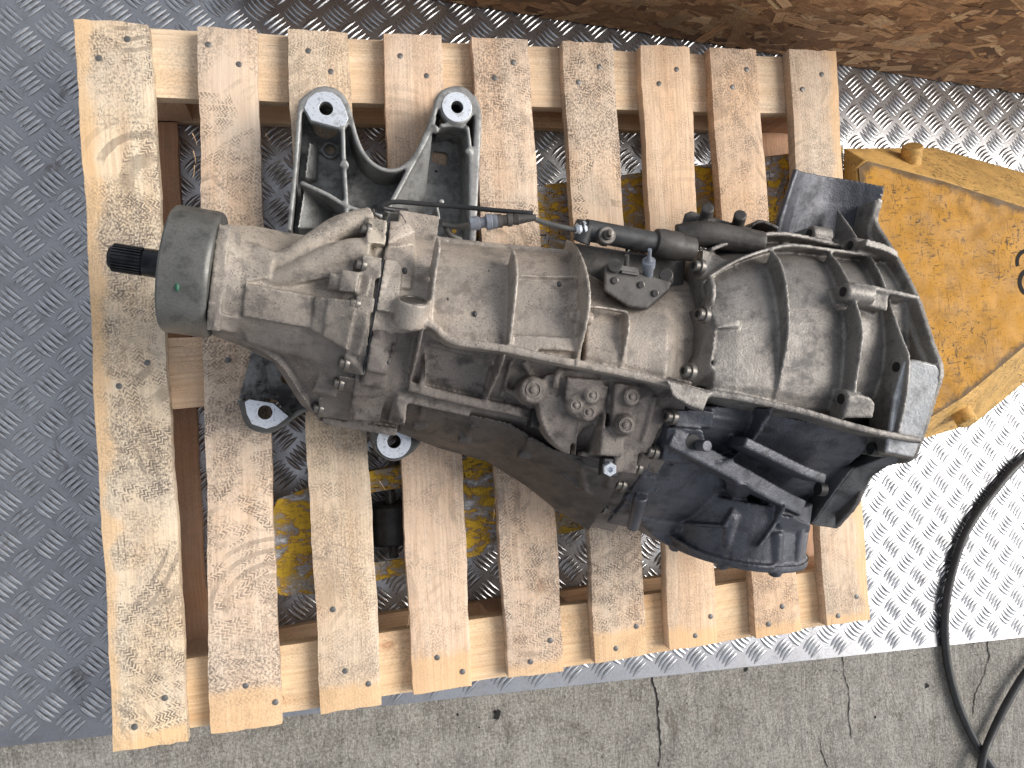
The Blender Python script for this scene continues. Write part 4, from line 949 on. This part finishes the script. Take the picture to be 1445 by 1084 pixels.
# flange skirt at the bottom right (broad rim)
sk = [(1262, 640, .445), (1286, 650, .455), (1254, 656, .43), (1228, 673, .40), (1216, 700, .36), (1181, 746, .31), (1146, 741, .31), (1180, 693, .36), (1204, 662, .40)]
db_ = BVHTree.FromBMesh(bm)
for poly, lift in (([(953, 578), (1008, 580), (1005, 604), (952, 602)], .008), ([(903, 650), (952, 657), (949, 672), (901, 668)], .010), ([(881, 674), (932, 680), (928, 696), (879, 692)], .010),
                   ([(853, 706), (885, 710), (883, 728), (853, 723)], .010), ([(926, 620), (944, 604), (950, 640), (930, 650)], .004), ([(884, 698), (912, 700), (906, 712), (886, 710)], .008), ([(905, 672), (925, 676), (918, 700), (900, 696)], .004)):
    blkhit(bm, poly, lift, .04, db_)
ribhit(bm, [(1091, 576), (1081, 598), (1064, 621), (1044, 640), (1022, 653)], .020, .0042)
cyl(bm, W(905, 700, .345), W(893, 744, .30), .0095, .0088, 20)
blk2([(906, 737, .29), (950, 742, .29), (1010, 748, .29), (1000, 786, .27), (975, 777, .27), (943, 770, .27), (920, 756, .27)], .06)
# round side cover with screw columns
cc = W(1040, 738, .27); nd = (-SD * .93 + UP * -.12).normalized()
lathe(bm, cc, nd, [(-.05, .098), (.028, .100), (.030, .104), (.040, .104), (.042, .095), (.046, .07)], 56)
bm.faces.ensure_lookup_table(); bv = BVHTree.FromBMesh(bm)
def hit(x, y, back=0.0):
    d = ray(x, y).normalized(); h = bv.ray_cast(CAM, d)
    return (h[0] if h[0] is not None else W(x, y, .26)) - d * back
for (xa, ya, xb, yb, r) in ((1034, 728, 1018, 802, .0085), (960, 738, 951, 775, .0085), (1097, 750, 1093, 812, .0088), (1128, 745, 1118, 800, .008)):
    a = hit(xa, ya); b = hit(xb, yb - 14) ; b = W(xb, yb, b.z - .012); cyl(bm, a, b, r * .9, r, 18, .0012)
P_ = [hit(x, y, .006) for x, y in ((906, 733), (930, 736), (960, 739), (990, 741), (1026, 743))]; strip(bm, P_, SD * .004, UP * -.02)
P_ = [hit(x, y, .010) for x, y in ((1109, 714), (1098, 735), (1084, 756), (1072, 772))]; strip(bm, P_, AX * .005, -UP * .04)
P_ = [hit(x, y, .004) for x, y in ((1050, 684), (1046, 705), (1040, 728), (1030, 745))]; strip(bm, P_, AX * .02, -UP * .03)
P_ = [hit(x, y, .004) for x, y in ((946, 756), (979, 776), (1012, 789), (1066, 799), (1099, 796), (1139, 756))]; strip(bm, smoothpts(P_, 4), SD * .005, -UP * .02)
blk2([(1098, 728, .385), (1122, 730, .385), (1146, 742, .37), (1142, 752, .36), (1100, 750, .37)], .05)
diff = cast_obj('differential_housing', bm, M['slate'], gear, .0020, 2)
bm = bmesh.new(); lathe(bm, cc, nd, [(.0295, .1045), (.0312, .1045)], 56); obj('gasket', bm, M['steel_dark'], gear)
p_ = W(985, 628, .432); bm = bmesh.new(); cyl(bm, p_ - UP * .02, p_ + UP * .016 + AX * .004, .0072, .0070, 20, .0008); obj('stud', bm, M['slate'], gear)
bm = bmesh.new(); cyl(bm, W(978, 624, .4325) - UP * .004, W(978, 624, .4325), .0095, .0095, 20); obj('stud_recess', bm, M['hole'], gear)
for (x, y, z, r) in ((1228, 633, .432, .008), (1154, 690, .385, .009)):
    bm = bmesh.new(); q_ = W(x, y, z + .02); cyl(bm, q_, q_ + AX * .01, r, r, 16); obj('bolt_hole', bm, M['hole'], gear)

# bolts
def bolt_mesh():
    b = bmesh.new(); lathe(b, Vector((0, 0, 0)), UP, [(-.004, .0085), (0, .0092), (.0016, .0090), (.0022, .0070), (.0070, .0066), (.0080, .0054), (.0080, .0036), (.0050, .0030), (.0050, .0005)], 24); return b
bm = bmesh.new(); prism(bm, [W(*q) for q in sk], .05); strip(bm, [W(*q) for q in ((1260, 638, .45), (1204, 661, .408), (1180, 692, .368), (1146, 740, .318))], Vector((.003, .002, 0)), UP * -.05)
strip(bm, [W(*q) for q in ((1286, 651, .459), (1254, 657, .434), (1229, 674, .404), (1217, 701, .364), (1182, 746, .314))], Vector((.003, .002, 0)), UP * -.05)
cast_obj('flange_skirt', bm, M['skirt'], gear, .0018, 2)
b0 = obj('flange_bolt', bolt_mesh(), M['bolt'], gear)
qb = (-AX + UP * .2).to_track_quat('Z', 'Y'); first = True
def put_bolt(p_, sc=1.0, mat=None):
    global first
    o = b0 if first else b0.copy()
    if not first: COL.objects.link(o)
    first = False; o.location = p_; o.rotation_mode = 'QUATERNION'; o.rotation_quaternion = qb; o.scale = (sc,) * 3; return o
for (x, y, z) in JB: put_bolt(W(x, y, z) + AX * .004, 1.15)
dv_ = BVHTree.FromObject(diff, bpy.context.evaluated_depsgraph_get())
for (x, y) in ((947, 588), (921, 637), (898, 659), (876, 683), (850, 714)):
    q_ = dv_.ray_cast(CAM, ray(x + 9, y).normalized())[0]; z_ = q_.z if q_ is not None else .37
    put_bolt(W(x, y, z_ + .001), 1.15)
put_bolt(W(955, 339, .40), 1.05)
for p_ in ear_pts: put_bolt(p_, .95)
# bright nut on its dark lug
bm = bmesh.new(); n0 = W(861, 663, .408); lathe(bm, n0, (UP * 1 - SD * .25 - AX * .1), [(-.008, .0088), (0, .0088), (.0006, .0082), (.0006, .0040), (-.004, .0036), (-.004, .0005)], 6); obj('bright_nut', bm, M['milled'], gear, smooth=20)
bm = bmesh.new(); box(bm, W(859, 659, .394), .022, .024, .016, FR); obj('nut_lug', bm, M['steel_dark'], gear, bevel=.002)

# ---- clutch slave cylinder and hoses ---------------------------------------------------
bm = bmesh.new(); a = W(812, 322, .40); b = W(930, 344, .40); dA = (b - a)
lathe(bm, a, dA, [(0, .009), (.001, .0115), (.012, .012), (.013, .0135), (dA.length, .0138)], 32)
cyl(bm, W(829, 318, .405), W(820, 342, .40), .0105, .011, 20)
slave = obj('slave_cylinder', bm, M['rubber'], gear, bevel=0)
bm = bmesh.new(); lathe(bm, W(922, 342, .40), dA, [(0, .014), (.002, .0175), (.010, .019), (.034, .0185), (.038, .016), (.055, .015)], 32); obj('cylinder_flange', bm, M['plastic'], gear)
bm = bmesh.new(); c = W(857, 332, .417); lathe(bm, c, UP, [(-.012, .0115), (0, .0112), (.001, .0100), (.001, .0065), (.005, .0062), (.006, .0040), (.013, .0034), (.0135, .0012)], 24); obj('bleed_nipple', bm, M['bolt'], gear)
bm = bmesh.new(); a = W(812, 325, .404); d = (W(840, 322, .404) - a)
lathe(bm, a, d, [(0, .005), (.003, .0085), (.006, .0085), (.007, .0065), (.009, .0105), (.012, .0105), (.013, .0075), (.018, .009)], 24); obj('pipe_fitting', bm, M['milled'], gear)
bm = bmesh.new(); tube(bm, [W(756, 310, .395), W(775, 316, .398), W(795, 321, .402), W(818, 325, .404)], .0032, 12); obj('hydraulic_pipe', bm, M['steel_grey'], gear)
bm = bmesh.new(); tube(bm, [W(752, 301, .395), W(700, 297, .38), W(650, 292, .36), (W(600, 288, .35)), W(560, 285, .345), W(545, 288, .342), W(540, 292, .340), W(548, 295, .338), W(575, 298, .33)], .0030, 12)
obj('sensor_cable', bm, M['rubber'], gear)
bm = bmesh.new(); tube(bm, [W(625, 317, .34), W(645, 320, .35), W(668, 317, .375)], .0034, 12); tube(bm, [W(628, 322, .34), W(636, 332, .33), W(650, 338, .32)], .0032, 12)
obj('sensor_cable', bm, M['steel_grey'], gear)
a = W(662, 316, .385); b = W(756, 307, .395); d = b - a; Lc = d.length; bm = bmesh.new()
lathe(bm, a, d, [(0, .006), (.001, .0082), (.012, .0086), (.013, .0066), (.020, .0066), (.021, .0098), (.027, .0098), (.028, .0088), (.034, .0088)], 24); obj('connector', bm, M['blue_plastic'], gear)
bm = bmesh.new(); lathe(bm, a, d, [(.034, .0082), (.040, .0085), (.0405, .0065), (.046, .0068), (.047, .0080), (.052, .0080), (.053, .0062), (.060, .0072), (.061, .0062), (Lc - .004, .0042), (Lc, .0040), (Lc, .0015)], 24); obj('connector_boot', bm, M['plastic'], gear)
bm = bmesh.new(); cyl(bm, W(641, 326, .32), W(641, 326, .326), .003); obj('brass_tag', bm, m_simple('brass', (.5, .3, .06), .4, .6), gear)
# clip wires near the tail flange
bm = bmesh.new(); tube(bm, [W(555, 297, .37), W(565, 302, .372), W(572, 312, .37), W(570, 322, .36)], .0009, 8); tube(bm, [W(527, 296, .37), W(529, 303, .375), W(536, 307, .377)], .0014, 8)
obj('wire_clip', bm, M['bolt'], gear)

# ---- cast mounting bracket under the box --------------------------------------------------
ZP = .150; ZW = .222
BO = [(408, 325), (418, 224), (424, 150), (432, 137), (445, 127), (457, 124), (470, 126), (482, 134), (490, 148), (496, 168), (500, 184), (506, 202), (515, 219), (528, 232), (542, 239), (556, 240), (570, 235), (583, 223), (595, 203), (605, 180), (614, 158), (618, 139), (626, 129), (640, 124), (655, 125), (667, 136), (673, 150), (675, 170), (673, 220), (669, 300), (667, 345), (640, 420), (600, 520), (596, 605), (590, 625), (578, 638), (566, 643), (548, 642), (535, 632), (528, 618), (525, 600), (500, 560), (455, 570), (425, 580), (411, 590), (392, 604), (375, 609), (352, 601), (343, 582), (338, 562), (356, 493), (380, 420)]
o2 = [W(x, y, ZW) for x, y in BO]
def h2(x, y, r, z=ZW, n=20): c = W(x, y, z); return circ((c.x, c.y), r, n)
hl = [h2(466, 211, .0078, ZP), [xy(W(x, y, ZP)) for x, y in ((609, 218), (612, 214), (628, 216), (632, 220), (631, 231), (627, 235), (611, 230), (608, 227))], h2(615, 243, .002, ZP, 8), h2(460, 153, .019, ZW), h2(645, 151, .016, ZW), h2(374, 582, .019, ZW), h2(405, 534, .0085, ZP), h2(556, 623, .016, ZW)]
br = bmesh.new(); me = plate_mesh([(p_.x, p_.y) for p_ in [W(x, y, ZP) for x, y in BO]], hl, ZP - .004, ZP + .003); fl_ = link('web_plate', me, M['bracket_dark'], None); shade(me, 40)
def wall(pts, w, z1=ZW, z0=ZP - .003): flat_strip(br, smoothpts([W(x, y, z1) for x, y in pts], 3), w, z1 - z0)
wall(BO[:26], .006); wall(BO[25:31], .010); wall(BO[33:42], .006); wall(BO[42:49] + [BO[49]], .006)
wall([(484, 180), (486, 233), (489, 287), (488, 330)], .0055); wall([(424, 256), (431, 260), (462, 274), (487, 289), (512, 298), (540, 305)], .006)
wall([(613, 165), (604, 190), (580, 235), (553, 285), (545, 300)], .007); wall([(660, 178), (664, 216), (664, 310)], .005)
wall([(622, 177), (640, 176), (660, 180)], .006, ZW - .004); wall([(617, 290), (620, 310)], .004, ZW - .02)
for (x, y, r) in ((486, 233, .0062), (614, 183, .0055), (661, 214, .0048), (623, 285, .004)): cyl(br, W(x, y, ZP), W(x, y, ZW + .001), r, r, 18)
wall([(664, 325), (645, 420), (604, 520), (596, 592)], .008, .170); wall([(412, 318), (400, 400), (372, 450), (358, 495)], .008, .170); wall([(530, 605), (500, 575), (440, 575), (414, 588)], .008, .170)
for q4 in ([(610, 190, .214), (548, 300, .214), (597, 305, .160), (606, 225, .160)], [(430, 260, .206), (420, 322, .206), (466, 322, .160), (468, 282, .160)], [(437, 200, .200), (430, 250, .200), (448, 254, .160), (450, 208, .160)]):
    prism(br, [W(*q) for q in q4], 0, [Vector((*W(*q)[:2], ZP - .002)) for q in q4])
def padring(cx_, cy_, rO, rI, z0, z1, sx=1, sy=1, pts=None):
    c = W(cx_, cy_, z1); out = circ((c.x, c.y), rO, 28, sx, sy) if pts is None else [xy(W(x, y, z1)) for x, y in pts]
    add_mesh(br, plate_mesh(out, [circ((c.x, c.y), rI, 20)], z0, z1))
PADL = [(427, 152), (433, 138), (445, 129), (457, 127), (470, 129), (482, 138), (489, 152), (494, 168), (490, 178), (478, 182), (455, 176), (438, 171)]
PADB = [(343, 566), (350, 562), (386, 568), (409, 588), (392, 602), (376, 607), (354, 600), (346, 584)]
padring(460, 153, 0, .0095, ZW - .014, ZW, pts=PADL); padring(374, 582, 0, .0095, ZW - .014, ZW, pts=PADB)
padring(645, 151, .0245, .0090, ZW - .016, ZW); padring(556, 623, .0275, .0095, ZP, ZW); wall([(530, 625), (528, 600), (530, 580)], .008); wall([(584, 632), (594, 612), (596, 590)], .008); padring(466, 211, .013, .0078, ZP, ZP + .010)
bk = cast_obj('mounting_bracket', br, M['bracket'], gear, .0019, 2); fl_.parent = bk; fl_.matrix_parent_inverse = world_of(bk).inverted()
def pad(cx_, cy_, rI, pts=None, rO=0):
    c = W(cx_, cy_, ZW + .001); out = [xy(W(x, y, ZW + .001)) for x, y in pts] if pts else circ((c.x, c.y), rO, 36)
    o = link('machined_pad', plate_mesh(out, [circ((c.x, c.y), rI, 28)], ZW - .002, ZW + .0012, .0003), M['milled'], bk); shade(o.data, 40)
cL = [(x + (458 - x) * .07, y + (152 - y) * .08) for x, y in PADL]; cB = [(x + (376 - x) * .07, y + (583 - y) * .08) for x, y in PADB]
pad(460, 153, .0095, cL); pad(374, 582, .0095, cB); pad(645, 151, .0090, rO=.0215); pad(556, 623, .0095, rO=.0235)
